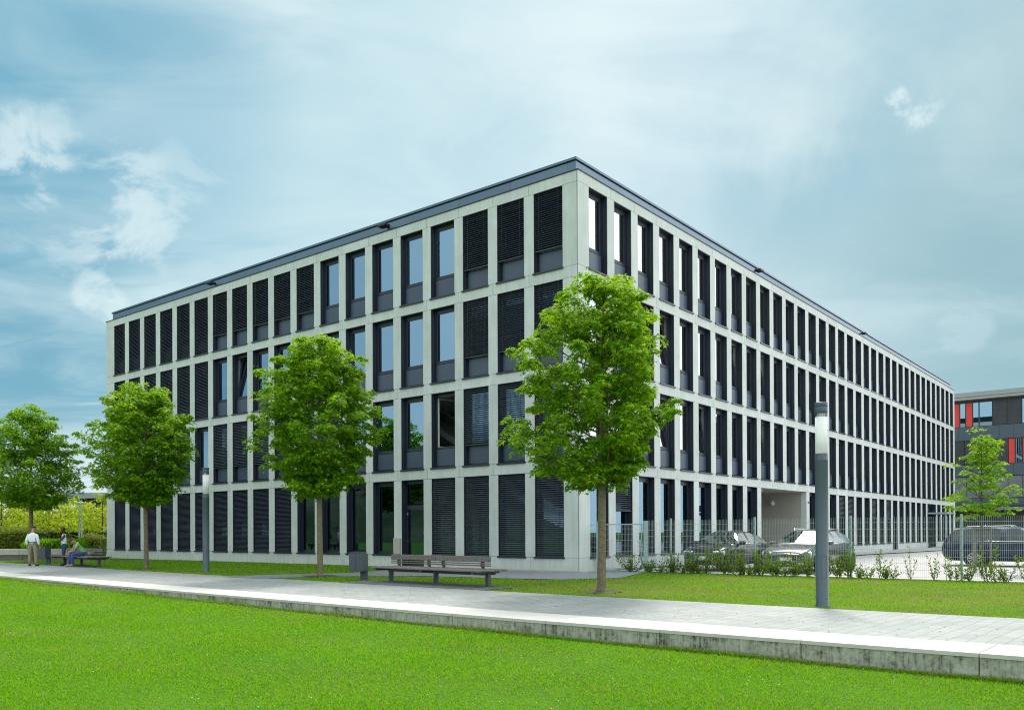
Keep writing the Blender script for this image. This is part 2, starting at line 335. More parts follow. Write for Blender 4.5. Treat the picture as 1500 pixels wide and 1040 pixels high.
# ------------------------------------------------------------------ camera, world, sun
cam=bpy.data.cameras.new('camera'); co=bpy.data.objects.new('camera',cam); COL.objects.link(co)
cam.sensor_width=36; cam.lens=1245.4/1500*36; cam.shift_y=(774.3-520)/1500; cam.clip_end=3000
co.matrix_world=Matrix.Translation((0,0,1.42))@Matrix.Rotation(math.pi/2+.00397,4,'X')@Matrix.Rotation(-.00468,4,'Z')
SC.camera=co
SUN_AZ=(.24,1.0); SUN_EL=R(51)
w=bpy.data.worlds.new('World'); SC.world=w; w.use_nodes=True
def build_world():
    nt=w.node_tree; N=nt.nodes; L=nt.links; bg=N['Background']; bg.inputs[1].default_value=.1
    sky=N.new('ShaderNodeTexSky'); sky.sky_type='NISHITA'; sky.sun_disc=False; sky.sun_elevation=SUN_EL
    sky.sun_rotation=math.atan2(SUN_AZ[0],SUN_AZ[1]); sky.dust_density=1.5; sky.ozone_density=1.5
    tc=N.new('ShaderNodeTexCoord'); sep=N.new('ShaderNodeSeparateXYZ'); L.new(tc.outputs['Generated'],sep.inputs[0])
    def math_(op,a,b=None,c=None,clamp=False):
        m=N.new('ShaderNodeMath'); m.operation=op; m.use_clamp=clamp
        for i,x in enumerate((a,b,c)):
            if x is None: continue
            if isinstance(x,(int,float)): m.inputs[i].default_value=x
            else: L.new(x,m.inputs[i])
        return m.outputs[0]
    # cloud-deck coordinates: project the view direction on a high plane
    zc=math_('ADD',math_('MAXIMUM',sep.outputs[2],0.),.16)
    px=math_('DIVIDE',sep.outputs[0],zc); py=math_('DIVIDE',sep.outputs[1],zc)
    cb=N.new('ShaderNodeCombineXYZ'); L.new(px,cb.inputs[0]); L.new(py,cb.inputs[1]); 
    def noise(vec,sc,det,rough,off=(0,0,0),stretch=(1,1,1),dist=0.,rot=0.):
        mp=N.new('ShaderNodeMapping'); mp.inputs['Location'].default_value=off; mp.inputs['Scale'].default_value=stretch; mp.inputs['Rotation'].default_value=(0,0,rot)
        L.new(vec,mp.inputs[0]); n=N.new('ShaderNodeTexNoise'); n.inputs['Scale'].default_value=sc; n.inputs['Detail'].default_value=det
        n.inputs['Roughness'].default_value=rough; n.inputs['Distortion'].default_value=dist; L.new(mp.outputs[0],n.inputs['Vector']); return n.outputs['Fac']
    big=noise(cb.outputs[0],.75,7,.5,(3.1,1.7,0),(1,.8,1),.6,R(25))
    wisp=noise(cb.outputs[0],2.6,9,.55,(7.7,4.2,1),(.7,1.3,1),.9,R(-30))
    f=math_('ADD',math_('MULTIPLY',big,.58),math_('MULTIPLY',wisp,.42))
    cov=N.new('ShaderNodeMapRange'); cov.interpolation_type='SMOOTHSTEP'; cov.inputs[1].default_value=.42; cov.inputs[2].default_value=.59; L.new(f,cov.inputs[0])
    def dotdir(v,lo,hi):
        d=Vector(v).normalized(); dp=N.new('ShaderNodeVectorMath'); dp.operation='DOT_PRODUCT'; L.new(tc.outputs['Generated'],dp.inputs[0]); dp.inputs[1].default_value=d
        m=N.new('ShaderNodeMapRange'); m.interpolation_type='SMOOTHSTEP'; m.inputs[1].default_value=lo; m.inputs[2].default_value=hi; L.new(dp.outputs['Value'],m.inputs[0]); return m.outputs[0]
    # hazy veil, clear patches in teal blue, grey-teal towards the right
    veil=N.new('ShaderNodeMix'); veil.data_type='RGBA'; veil.inputs[6].default_value=(.95,2.4,3.15,1); veil.inputs[7].default_value=(3.1,4.2,4.4,1)
    L.new(cov.outputs[0],veil.inputs[0])
    grey=N.new('ShaderNodeMix'); grey.data_type='RGBA'; L.new(veil.outputs[2],grey.inputs[6]); grey.inputs[7].default_value=(1.75,2.75,2.95,1)
    gm=math_('MULTIPLY',dotdir((.75,1,.30),.88,.99),.72); L.new(gm,grey.inputs[0])
    # glow of the veiled sun high above the building
    glow=N.new('ShaderNodeMix'); glow.data_type='RGBA'; L.new(grey.outputs[2],glow.inputs[6]); glow.inputs[7].default_value=(4.4,5.1,5.15,1)
    L.new(math_('MULTIPLY',dotdir((.06,1,.40),.86,.998),.62),glow.inputs[0])
    # thicker blue-grey cloud banks
    bn=noise(cb.outputs[0],1.3,8,.55,(1.2,9.1,2),(1,.8,1),.5)
    bm2=N.new('ShaderNodeMapRange'); bm2.interpolation_type='SMOOTHSTEP'; bm2.inputs[1].default_value=.36; bm2.inputs[2].default_value=.58; L.new(bn,bm2.inputs[0])
    curg=glow.outputs[2]
    for (v,lo,hi,s,c) in [((.33,1,.54),.978,.998,.75,(1.1,2.6,3.4,1)),((-.50,1,.50),.975,.998,.75,(.95,2.4,3.2,1)),((-.56,1,.17),.975,.998,.8,(.75,2.0,2.7,1)),((-.25,1,.40),.985,.999,.45,(1.3,3.0,3.7,1)),((.43,1,.36),.980,.998,.6,(1.25,2.5,2.9,1)),((.56,1,.26),.985,.999,.5,(1.3,2.4,2.6,1)),((-.02,1,.60),.975,.998,.45,(1.6,3.2,3.8,1))]:
        k=math_('MULTIPLY',math_('MULTIPLY',bm2.outputs[0],dotdir(v,lo,hi)),s)
        mx=N.new('ShaderNodeMix'); mx.data_type='RGBA'; L.new(curg,mx.inputs[6]); mx.inputs[7].default_value=c; L.new(math_('MULTIPLY',k,.62),mx.inputs[0]); curg=mx.outputs[2]
    # near the horizon: white haze
    hor=N.new('ShaderNodeMapRange'); hor.interpolation_type='SMOOTHSTEP'; hor.inputs[1].default_value=.0; hor.inputs[2].default_value=.16; hor.inputs[3].default_value=.75; hor.inputs[4].default_value=0.; L.new(sep.outputs[2],hor.inputs[0])
    hz=N.new('ShaderNodeMix'); hz.data_type='RGBA'; L.new(curg,hz.inputs[6]); hz.inputs[7].default_value=(4.5,5.1,5.1,1); L.new(hor.outputs[0],hz.inputs[0])
    # small lit cumulus wisps
    det=noise(tc.outputs['Generated'],9.,10,.62,(0,0,0),(1,1,1.6),.5)
    cur=hz.outputs[2]
    for (v,lo,hi,th,s) in [((-.52,1,.40),.992,.9988,.55,.38),((-.45,1,.37),.996,.9992,.53,.28),((-.59,1,.42),.997,.9997,.50,.6),((-.485,1,.278),.9994,.99985,.42,.6),((.485,1,.518),.9990,.9998,.55,.62),((.478,1,.50),.9992,.99985,.58,.5),((-.40,1,.36),.994,.9992,.52,.35),((.53,1,.25),.9988,.9997,.52,.22)]:
        mk=dotdir(v,lo,hi)
        th_=N.new('ShaderNodeMapRange'); th_.interpolation_type='SMOOTHSTEP'; th_.inputs[1].default_value=th; th_.inputs[2].default_value=th+.14; L.new(math_('ADD',det,math_('MULTIPLY',math_('SUBTRACT',mk,.6),.18)),th_.inputs[0])
        k=math_('MULTIPLY',math_('MULTIPLY',th_.outputs[0],mk),s)
        mx=N.new('ShaderNodeMix'); mx.data_type='RGBA'; L.new(cur,mx.inputs[6]); mx.inputs[7].default_value=(4.1,4.9,5.0,1); L.new(k,mx.inputs[0]); cur=mx.outputs[2]
    # unseen sky overhead and behind the camera brightened as added fill for shaded facades
    bk=N.new('ShaderNodeMapRange'); bk.interpolation_type='SMOOTHSTEP'; bk.inputs[1].default_value=.35; bk.inputs[2].default_value=-.35; L.new(sep.outputs[1],bk.inputs[0])
    zn=N.new('ShaderNodeMapRange'); zn.interpolation_type='SMOOTHSTEP'; zn.inputs[1].default_value=.55; zn.inputs[2].default_value=.85; L.new(sep.outputs[2],zn.inputs[0])
    rs=dotdir((.95,.40,.25),.86,.98)  # added bright patch right of the frame, whitens the right panes
    kk=math_('MAXIMUM',math_('MAXIMUM',bk.outputs[0],zn.outputs[0]),rs,clamp=True)
    br_=N.new('ShaderNodeMix'); br_.data_type='RGBA'; br_.inputs[6].default_value=(8.2,9.3,9.8,1); br_.inputs[7].default_value=(10.9,11.2,10.9,1); L.new(cov.outputs[0],br_.inputs[0])
    lf=N.new('ShaderNodeMapRange'); lf.interpolation_type='SMOOTHSTEP'; lf.inputs[1].default_value=.3; lf.inputs[2].default_value=-.5; lf.inputs[4].default_value=1.; L.new(sep.outputs[0],lf.inputs[0])
    br2=N.new('ShaderNodeMix'); br2.data_type='RGBA'; L.new(lf.outputs[0],br2.inputs[0]); L.new(br_.outputs[2],br2.inputs[6]); br2.inputs[7].default_value=(6.6,7.5,7.7,1); br_=br2
    rw=N.new('ShaderNodeMix'); rw.data_type='RGBA'; L.new(rs,rw.inputs[0]); L.new(br_.outputs[2],rw.inputs[6]); rw.inputs[7].default_value=(13.5,14.5,14.5,1); br_=rw
    bm_=N.new('ShaderNodeMix'); bm_.data_type='RGBA'; L.new(kk,bm_.inputs[0]); L.new(cur,bm_.inputs[6]); L.new(br_.outputs[2],bm_.inputs[7]); cur=bm_.outputs[2]
    fin=N.new('ShaderNodeMix'); fin.data_type='RGBA'; fin.inputs[0].default_value=.93; L.new(sky.outputs[0],fin.inputs[6]); L.new(cur,fin.inputs[7])
    L.new(fin.outputs[2],bg.inputs[0])
build_world()
sl=bpy.data.lights.new('sun','SUN'); sl.energy=2.1; sl.angle=R(12); sl.color=(1.,.95,.86)
so=bpy.data.objects.new('sun',sl); COL.objects.link(so)
sd=Vector((SUN_AZ[0],SUN_AZ[1],0)).normalized()*math.cos(SUN_EL)+Vector((0,0,math.sin(SUN_EL)))
so.rotation_euler=sd.to_track_quat('Z','Y').to_euler(); so.location=(0,0,60)
vs_=SC.view_settings; vs_.view_transform='Standard'; vs_.look='None'; vs_.exposure=.88; vs_.gamma=1; vs_.use_curve_mapping=False
SC.cycles.use_denoising=True; SC.cycles.denoiser='OPENIMAGEDENOISE'; SC.cycles.denoising_prefilter='NONE'; SC.cycles.filter_width=1.05; SC.cycles.max_bounces=8; SC.cycles.transparent_max_bounces=12; SC.cycles.diffuse_bounces=3
SC.cycles.sample_clamp_indirect=6

# ------------------------------------------------------------------ ground
def strip(name, us, nf, ns, zf, m, uvmap=False, kind='structure'):
    """sheet following the kerb curve; ns = list of n offsets from n0; zf(u,n)"""
    mb=MB(); vs=[]; 
    for u in us:
        for nn in ns: vs.append(UN(u,nf(u)+nn,zf(u,nn)))
    k=len(ns); fs=[]
    for i in range(len(us)-1):
        for j in range(k-1):
            a=i*k+j; fs.append((a,a+k,a+k+1,a+1))
    mb.add(vs,fs); me=mb.mesh(name,[m])
    # keep normals up
    if me.polygons[0].normal.z<0: me.flip_normals()
    if uvmap:
        l=me.uv_layers.new(name='UVMap')
        for p in me.polygons:
            for li in p.loop_indices:
                c=me.vertices[me.loops[li].vertex_index].co
                u=.758*c.x-.652*c.y; n=.652*c.x+.758*c.y
                l.data[li].uv=(u+200, n-n0(u)+20)
    o=link(name,me); o['kind']=kind; return o
def nline(u):
    if u<-60: return n0(-60)-.046*(u+60)*0
    return n0(min(u,12))
US=[-900,-300,-120]+[-60+i*1.5 for i in range(49)]+[14,20,60,300,900]
flat=lambda u,nn:-.012
strip('ground',US,nline,[.5,8,40,200,1200],flat,M['verge'])
strip('lawn',US,nline,[-1200,-200,-60,-20,-9,-4,.02,.25],lambda u,nn:zl(u)-.0,M['lawn'])
UP=[-62+i*.9 for i in range(74)]
strip('path',UP,nline,[.98,2.,3.,4.,4.85],lambda u,nn:-.002,M['paver'],uvmap=True)
# kerb slabs with coping: each slab its own seam
def kerb():
    cp=MB(); st=MB()
    u0=-2.3; L_=2.035
    k=-30
    while u0+k*L_<5:
        a=u0+k*L_+.007; b=u0+(k+1)*L_-.007; seg=4
        pts=[a+(b-a)*i/seg for i in range(seg+1)]
        vs=[]
        for p in pts:
            n=n0(p)
            vs += [UN(p,n-.012,.012),UN(p,n+1.0,.012),UN(p,n+1.0,-.05),UN(p,n-.012,-.035)]
        fs=[]
        for i in range(seg):
            o=i*4
            fs += [(o,o+4,o+5,o+1),(o+3,o+7,o+4,o),(o+1,o+5,o+6,o+2)]
        e=seg*4; fs += [(0,1,2,3),(e+3,e+2,e+1,e)]
        cp.add(vs,fs)
        vs=[]; 
        for p in pts:
            n=n0(p); z=zl(p)-.06
            vs += [UN(p,n,-.036),UN(p,n,z),UN(p,n+.3,-.036),UN(p,n+.3,z)]
        fs=[]
        for i in range(seg):
            o=i*4; fs += [(o,o+1,o+5,o+4)]
        e=seg*4; fs += [(0,2,3,1),(e,e+1,e+3,e+2)]
        st.add(vs,fs)
        k+=1
    w_=empty('kerb_wall',UN(-12,n0(-12),-.3)); tag(w_,'long low concrete kerb wall with pale coping slabs between lawn and path','wall')
    T=Vector(w_.location)
    for nm,mb,m in (('coping',cp,M['coping']),('wall_face',st,M['stain'])):
        mb.v=[tuple(Vector(p)-T) for p in mb.v]; obj(nm,mb,m,w_)
    bk=MB(); vs=[]; fs=[]
    for i in range(50):
        p=-62+i*1.36; vs+= [UN(p,n0(p)+.022,-.04),UN(p,n0(p)+.022,zl(p)-.06)]
    for i in range(49): a=2*i; fs.append((a,a+1,a+3,a+2))
    bk.add([tuple(Vector(p)-T) for p in vs],fs); obj('joint_backing',bk,M['joint'],w_)
    # footing lip at the bottom of the wall
    ft=MB(); vs=[]; fs=[]
    for i in range(50):
        p=-62+i*1.36; n=n0(p); z=zl(p)
        vs+=[UN(p,n-.045,z+.028),UN(p,n-.045,z-.05),UN(p,n-.002,z+.036)]
    for i in range(49):
        a=3*i; fs+=[(a,a+1,a+4,a+3),(a+2,a,a+3,a+5)]
    ft.add([tuple(Vector(p)-T) for p in vs],fs); obj('footing',ft,M['asph'],w_)
kerb()

def sheet(name, pts, z, m, label=None):
    bm=bmesh.new(); f=bm.faces.new([bm.verts.new((x,y,z)) for x,y in pts]); 
    bm.normal_update()
    if f.normal.z<0: f.normal_flip()
    bmesh.ops.triangulate(bm,faces=bm.faces[:])
    me=bpy.data.meshes.new(name); bm.to_mesh(me); bm.free(); me.materials.append(m); o=link(name,me); o['kind']='structure'; return o
# building frame
A0=R(38.55); CX,CY=2.377,29.92
DL=Vector((-math.cos(A0),math.sin(A0))); DR=Vector((math.sin(A0),math.cos(A0)))
def BF(r,l): return (CX+DR.x*r+DL.x*l, CY+DR.y*r+DL.y*l)
FEN0=Vector((5.57,29.55)); FD=Vector((.785,-.62)); FN=Vector((.62,.785))
def FE(t,n): p=FEN0+FD*t+FN*n; return (p.x,p.y)
# walkway along the facade, joining the path on the left
sheet('walkway',[UN(-25.6,15.0)[:2],UN(-23.6,15.0)[:2],UN(-22.6,17.3)[:2],UN(-20.2,19.2)[:2],UN(-17.2,19.7)[:2],UN(-15.4,20.2)[:2],(3.3,26.0),FE(-.9,-.35),FE(-3.9,1.2),BF(.9,-.6),BF(-.45,-.45),BF(-.45,6.9),BF(-.1,7.6),UN(-24.0,19.2)[:2],UN(-25.2,17.2)[:2]],.006,M['asph'])
sheet('car_park',[FE(-1.0,-.12),FE(40,-.12),FE(60,70),BF(90,-8),BF(61.3,-.1),BF(.9,-.1),FE(-3.6,1.0)],.004,M['lot'])
sheet('cobble_strip',[UN(-19.7,15.25)[:2],UN(-14.2,15.35)[:2],UN(-14.2,16.85)[:2],UN(-19.7,16.85)[:2]],.006,M['cobble'])
sheet('cobble_pad',[UN(-42.4,15.6)[:2],UN(-37.2,15.6)[:2],UN(-37.2,16.8)[:2],UN(-42.4,16.8)[:2]],.006,M['cobble'])
sheet('forecourt',[(-24.4,52),(-25.4,52.5),(-29,49.5),(-28.4,58),(-26,70),(-20,66)],.004,M['lot'])
# raised stone edge at the building corner
eb=MB()
T=Matrix.Translation((CX,CY,0))@Matrix.Rotation(R(90)-A0,4,'Z')
eb.box(-.34,-.24,-.34,5.5,-.03,.055,0,T); eb.box(-.24,1.6,-.34,-.24,-.03,.055,0,T)
tag(obj('stone_edging',eb,M['wallc']),'low pale stone edging round the foot of the office building corner','edging')

# hill behind the photographer, reflected in the windows
def hills():
    mb=MB(); vs=[]; fs=[]; n=60; r_=random.Random(3)
    for i in range(n):
        a=R(165)+R(150)*i/(n-1)
        h=9+6*math.sin(i*.35)+4*math.sin(i*.9+1)+r_.uniform(-1,1)
        for (d,z) in ((95,-.5),(112,h*.45),(128,h*.8+r_.uniform(-1,1)),(150,h),(200,h*.7)):
            vs.append((d*math.cos(a),d*math.sin(a)+20,z))
    for i in range(n-1):
        for j in range(4):
            a=i*5+j; fs.append((a,a+5,a+6,a+1))
    mb.add(vs,fs,0,True); tag(obj('hills',mb,M['hillg']),kind='structure')
hills()

# ------------------------------------------------------------------ main office building
MODL,MODR,WL,WR,CL_,CR_=1.74324,1.72973,1.2964,1.24395,.66689,.68723
LENL,LENR=34.3,61.36
NL,NR=19,35
LEV=[(.503,3.588),(4.012,7.02),(7.435,10.44),(10.858,13.794)]   # opening bottom, head
BANDS=[(0.,.503),(3.588,4.012),(7.02,7.435),(10.44,10.858),(13.794,14.182)]
B=empty('office_building',(CX,CY,0),R(90)-A0)
tag(B,'four storey grey concrete grid office building with rows of tall dark framed windows','building')
def facades():
    g=.007
    for side in ('R','L'):
        mb=MB(); bk=MB()
        mod,ww,c0,n,LN=(MODR,WR,CR_,NR,LENR) if side=='R' else (MODL,WL,CL_,NL,LENL)
        def bx(s0,s1,z0,z1,d0=0.,d1=.30,k=0,tgt=None):
            t=tgt or mb
            if side=='R': t.box(s0,s1,d0,d1,z0,z1,k)
            else: t.box(d0,d1,s0,s1,z0,z1,k)
        seams=[0.]+[c0+ww+(mod-ww)/2+i*mod for i in range(n-1)]+[LN]
        for bi,(z0,z1) in enumerate(BANDS):
            for i in range(len(seams)-1):
                a=seams[i]+(g if i else (.0 if side=='R' else .012)); b=seams[i+1]-(g if i<len(seams)-2 else 0)
                if side=='L' and i==0: a=.303  # the corner return belongs to the right facade's block
                za=z0-(.1 if bi==0 else -g); 
                # door and passage openings cut the plinth
                if bi==0:
                    if side=='L' and i in (4,): 
                        d0_=c0+4*mod; bx(a,d0_,za,z1-g); bx(d0_+ww,b,za,z1-g); continue
                    if side=='R' and 9<=i<=12:
                        if i==9: bx(a,c0+9*mod,za,z1-g)
                        if i==12: bx(c0+12*mod+ww,b,za,z1-g)
                        continue
                    if side=='R' and i in (23,29,30):
                        d0_=c0+i*mod
                        if i!=30: bx(a,d0_,za,z1-g)
                        if i!=29: bx(d0_+ww,b,za,z1-g)
                        continue
                bx(a,b,za,z1-(g if bi<4 else 0))
            bx(.04,LN-.04,z0+.01,z1-.01,.05,.28,0,bk) if bi not in (0,) else None
        for li,(z0,z1) in enumerate(LEV):
            for i in range(n+1):
                a=0. if i==0 else c0+(i-1)*mod+ww; b=c0+i*mod if i<n else LN
                if side=='L' and i==0: a=.303
                if side=='R' and li==0 and i in (10,11,12,30): continue
                bx(a,b,z0+.004,z1-.004)
                bx(a+.03,b-.03,z0-.02,z1+.02,.05,.28,0,bk)
        o=obj('concrete_grid',mb,M['conc'],B)
        obj('joint_backing',bk,M['joint'],B)
    # corner return blocks of the left side (thin seam on the corner)
    mb=MB()
    for bi,(z0,z1) in enumerate(BANDS):
        mb.box(0.,.297,.302,.303,z0,z1) if False else None
facades()
def corner_seam():
    # narrow dark shadow joint just left of the corner edge
    mb=MB(); mb.box(-.003,.02,.030,.048,.0,14.18); obj('corner_joint',mb,M['joint'],B)
corner_seam()
# interior: slabs, pale inner reveals, back walls
def interior():
    sb=MB(); wl=MB(); fl=MB()
    for (z0,z1) in BANDS[1:]:
        sb.box(.31,LENR-.3,.31,LENL-.3,z0+.03,z1-.08)
        fl.box(.32,LENR-.31,.32,LENL-.31,z1-.078,z1-.06)
    fl.box(.32,LENR-.31,.32,LENL-.31,.30,.36)
    # corridor walls 5.4 m behind the windows
    for (z0,z1) in ((.36,3.6),(4.0,7.03),(7.42,10.45),(10.85,13.8)):
        wl.box(5.6,5.7,5.6,LENL-.4,z0,z1)
        wl.box(5.6,15.6,5.6,5.7,z0,z1); wl.box(24,LENR-.4,5.6,5.7,z0,z1)
    # partitions
    for s_,c0,mod,ww,n in (('L',CL_,MODL,WL,NL),('R',CR_,MODR,WR,NR)):
        for i in range(n+1):
            a=c0+(i-1)*mod+ww+.05 if i else .45; b=c0+i*mod-.05 if i<n else (LENR if s_=='R' else LENL)-.31
            if i==0: continue
            for li,(z0,z1) in enumerate(((.36,3.6),(4.0,7.03),(7.42,10.45),(10.85,13.8))):
                if s_=='R' and li==0 and 9<=i<=13: continue
                if s_=='R' and li==0 and i in (30,): continue
                if s_=='L': wl.box(.345,.50,a,b,z0,z1)
                else: wl.box(a,b,.345,.50,z0,z1)
                if i in ((2,9,12,15) if s_=='L' else (4,9,13,16,20,24,28,32)):
                    if s_=='L': wl.box(.50,5.6,a+.15,a+.27,z0,z1)
                    else: wl.box(a+.15,a+.27,.50,5.6,z0,z1)
    obj('floor_slab',sb,M['white_in'],B); obj('floor_covering',fl,M['floor_in'],B); obj('inner_wall',wl,M['white_in'],B)
    # staircase seen behind the glass of the fourth to eighth bays
    st=MB()
    for li in range(3):
        z0=LEV[li][0]-.1; 
        T=Matrix.Translation((3.0,CL_+3.3*MODL,z0))
        n=18; ln=5.6; hh=3.42
        vs=[(0,0,0),(1.3,0,0),(1.3,ln,hh),(0,ln,hh),(0,0,.28),(1.3,0,.28),(1.3,ln,hh+.28),(0,ln,hh+.28)]
        st.add([tuple(T@Vector(p)) for p in vs],[(0,3,2,1),(4,5,6,7),(0,1,5,4),(1,2,6,5),(2,3,7,6),(3,0,4,7)])
        st.tube([T@Vector((-.05,0,1.15)),T@Vector((-.05,ln,hh+1.15))],.03)
    obj('staircase',st,M['white_in'],B)
interior()
# passage (garage opening) at bays 10-13 of the right facade
def passage():
    a=CR_+9*MODR; b=CR_+12*MODR+WR
    mb=MB()
    mb.box(a-.02,a,.30,9,-.1,3.58); mb.box(b,b+.02,.30,9,-.1,3.58); mb.box(a,b,9,9.1,-.1,3.58); mb.box(a,b,.302,9,3.57,3.586)
    mb.box(a-.24,a-.001,.301,9,-.1,3.569) ; mb.box(b+.021,b+.24,.301,9,-.1,3.569)
    obj('passage',mb,M['render'],B)
    l=MB(); l.lathe([(.02,-.0),(.10,-.06),(.15,-.14),(.12,-.23),(.04,-.28)],0,14,(0,0,0)); l.tube([(0,0,0),(.14,0,.05)],.02)
    obj('globe_lamp',l,M['frost'],B,(b-.16,1.9,3.15))
    r=MB(); r.lathe([(.05,0),(.06,-.05),(.03,-.11)],0,12,(0,0,0),'y'); obj('alarm_light',r,M['redlamp'],B,(b+.25,-.003,3.02))
    o=MB(); o.bbox(a+1.2,a+1.45,.5,.75,3.49,3.569,.02); obj('ceiling_light',o,M['frost'],B)
passage()
# other two walls and the roof
def shell():
    mb=MB()
    mb.box(LENR-.3,LENR-.001,.303,LENL,0,14.18); mb.box(.303,LENR-.3,LENL-.3,LENL-.001,0,14.18)
    obj('rear_wall',mb,M['conc'],B)
    rf=MB()
    rf.box(-.03,LENR+.03,-.03,LENL+.03,14.184,14.215)                      # dark flashing
    obj('flashing',rf,M['black'],B)
    fs=MB(); i0=.27
    def panels(side,LN):
        step=2.62; s=i0+.35; xs=[i0]
        while s<LN-i0-.4: xs.append(s); s+=step
        xs.append(LN-i0)
        for j in range(len(xs)-1):
            if side=='R': fs.box(xs[j]+.004,xs[j+1]-.004,i0,i0+.02,14.217,14.66)
            else: fs.box(i0,i0+.02,xs[j]+(.004 if j else .024),xs[j+1]-.004,14.217,14.66)
    panels('R',LENR); panels('L',LENL); obj('fascia',fs,M['fascia'],B)
    cr=MB(); cr.box(i0+.03,LENR-i0-.03,i0+.03,LENL-i0-.03,14.216,14.70); obj('roof',cr,M['black'],B)
    cp=MB(); e=i0-.05
    cp.box(e,LENR-e,e,e+.35,14.702,14.79); cp.box(e,e+.35,e+.351,LENL-e,14.702,14.79)
    cp.box(LENR-e-.35,LENR-e,e+.351,LENL-e,14.702,14.79); cp.box(e+.351,LENR-e-.351,LENL-e-.35,LENL-e,14.702,14.79)
    obj('parapet_cap',cp,M['cap'],B)
    # floodlights hanging on the fascia
    def flood(side,s):
        f=MB(); f.bbox(-.24,.24,-.46,-.14,-.045,.045,.012); f.box(-.05,.05,-.16,.0,-.02,.02)
        if side=='R': o=obj('floodlight',f,M['black'],B,(s,i0,14.44))
        else: o=obj('floodlight',f,M['black'],B,(i0,s,14.44),(0,0,R(-90)))
    for s in (9.9,23.0,): flood('L',s)
    for s in (16.1,33.6): flood('R',s)
shell()

# ---- windows
def mk(*parts): return parts
def w_frame(w,h,gr,door=False):
    mb=MB(); t=.018; f=.06; y0,y1=.235,.315
    mb.box(0.001,t,.014,.335,.02,h-.002,1); mb.box(w-t,w-.001,.014,.335,.02,h-.002,1); mb.box(t,w-t,.014,.335,h-t,h-.002,1)
    mb.box(t,t+f,y0,y1,.02,h-t,0); mb.box(w-t-f,w-t,y0,y1,.02,h-t,0)
    mb.box(t+f,w-t-f,y0,y1,h-t-.13,h-t,0); mb.box(t+f,w-t-f,y0,y1,.02,.08,0)
    # vertical blind guide rails
    mb.box(t,t+.03,.10,.13,.02,h-t,0); mb.box(w-t-.03,w-t,.10,.13,.02,h-t,0)
    if not gr: mb.box(t+f,w-t-f,y0-.012,y1,.78,.86,0)
    if door: mb.box(t+f,w-t-f,y0,y1,2.40,2.54,0)
    return mb
def w_pane(w,h,z0,z1,y=.268):
    mb=MB(); a=.018+.06+.045; mb.box(a,w-a,y,y+.012,z0+.045,z1-.045); return mb
def w_sash(w,h,z0,z1,open_=0):
    mb=MB(); a=.018+.06; s=.05; y0,y1=.245,.295
    mb.box(a,a+s,y0,y1,z0,z1); mb.box(w-a-s,w-a,y0,y1,z0,z1); mb.box(a+s,w-a-s,y0,y1,z0,z0+s); mb.box(a+s,w-a-s,y0,y1,z1-s,z1)
    mb.box(w-a-.04,w-a-.015,y0-.03,y0,(z0+z1)/2-.07,(z0+z1)/2+.07)
    return mb
def w_spandrel(w): 
    mb=MB(); a=.018+.06; mb.bbox(a+.012,w-a-.012,.225,.245,.095,.765,.006); return mb
def w_sill(w,h):
    mb=MB(); mb.bbox(-.035,w+.035,-.055,-.002,-.045,.016,.006); mb.box(.003,w-.003,-.002,.24,.0,.016); return mb
def w_blind(w,z0,z1,seed=0,dens=.078):
    mb=MB(); r_=random.Random(seed); z=z1-.03; yc=.075; a=.03
    while z>z0+.05:
        d=.036; dz=.030+r_.uniform(-.002,.002); j=r_.uniform(-.002,.002)
        vs=[(a,yc-d,z-dz+j),(w-a,yc-d,z-dz-j),(w-a,yc-.004,z+.004),(a,yc-.004,z+.004),(w-a,yc+d*.8,z+dz*.75),(a,yc+d*.8,z+dz*.75)]
        mb.add(vs,[(0,1,2,3),(3,2,4,5)],0); z-=dens
    mb.box(a,w-a,yc-.03,yc+.03,z0,z0+.03,0)
    for x in (.22,w-.22): mb.box(x-.006,x+.006,yc-.046,yc-.040,z0+.02,z1,1)
    return mb
def w_curtain(w,z0,z1,x0,x1,y=.42):
    mb=MB(); n=int((x1-x0)/.035); vs=[]; fs=[]
    for i in range(n+1):
        x=x0+(x1-x0)*i/n; yy=y+.025*math.sin(i*1.7); vs+=[(x,yy,z0),(x,yy,z1)]
    for i in range(n): fs.append((2*i,2*i+2,2*i+3,2*i+1))
    mb.add(vs,fs); return mb
MESHC={}
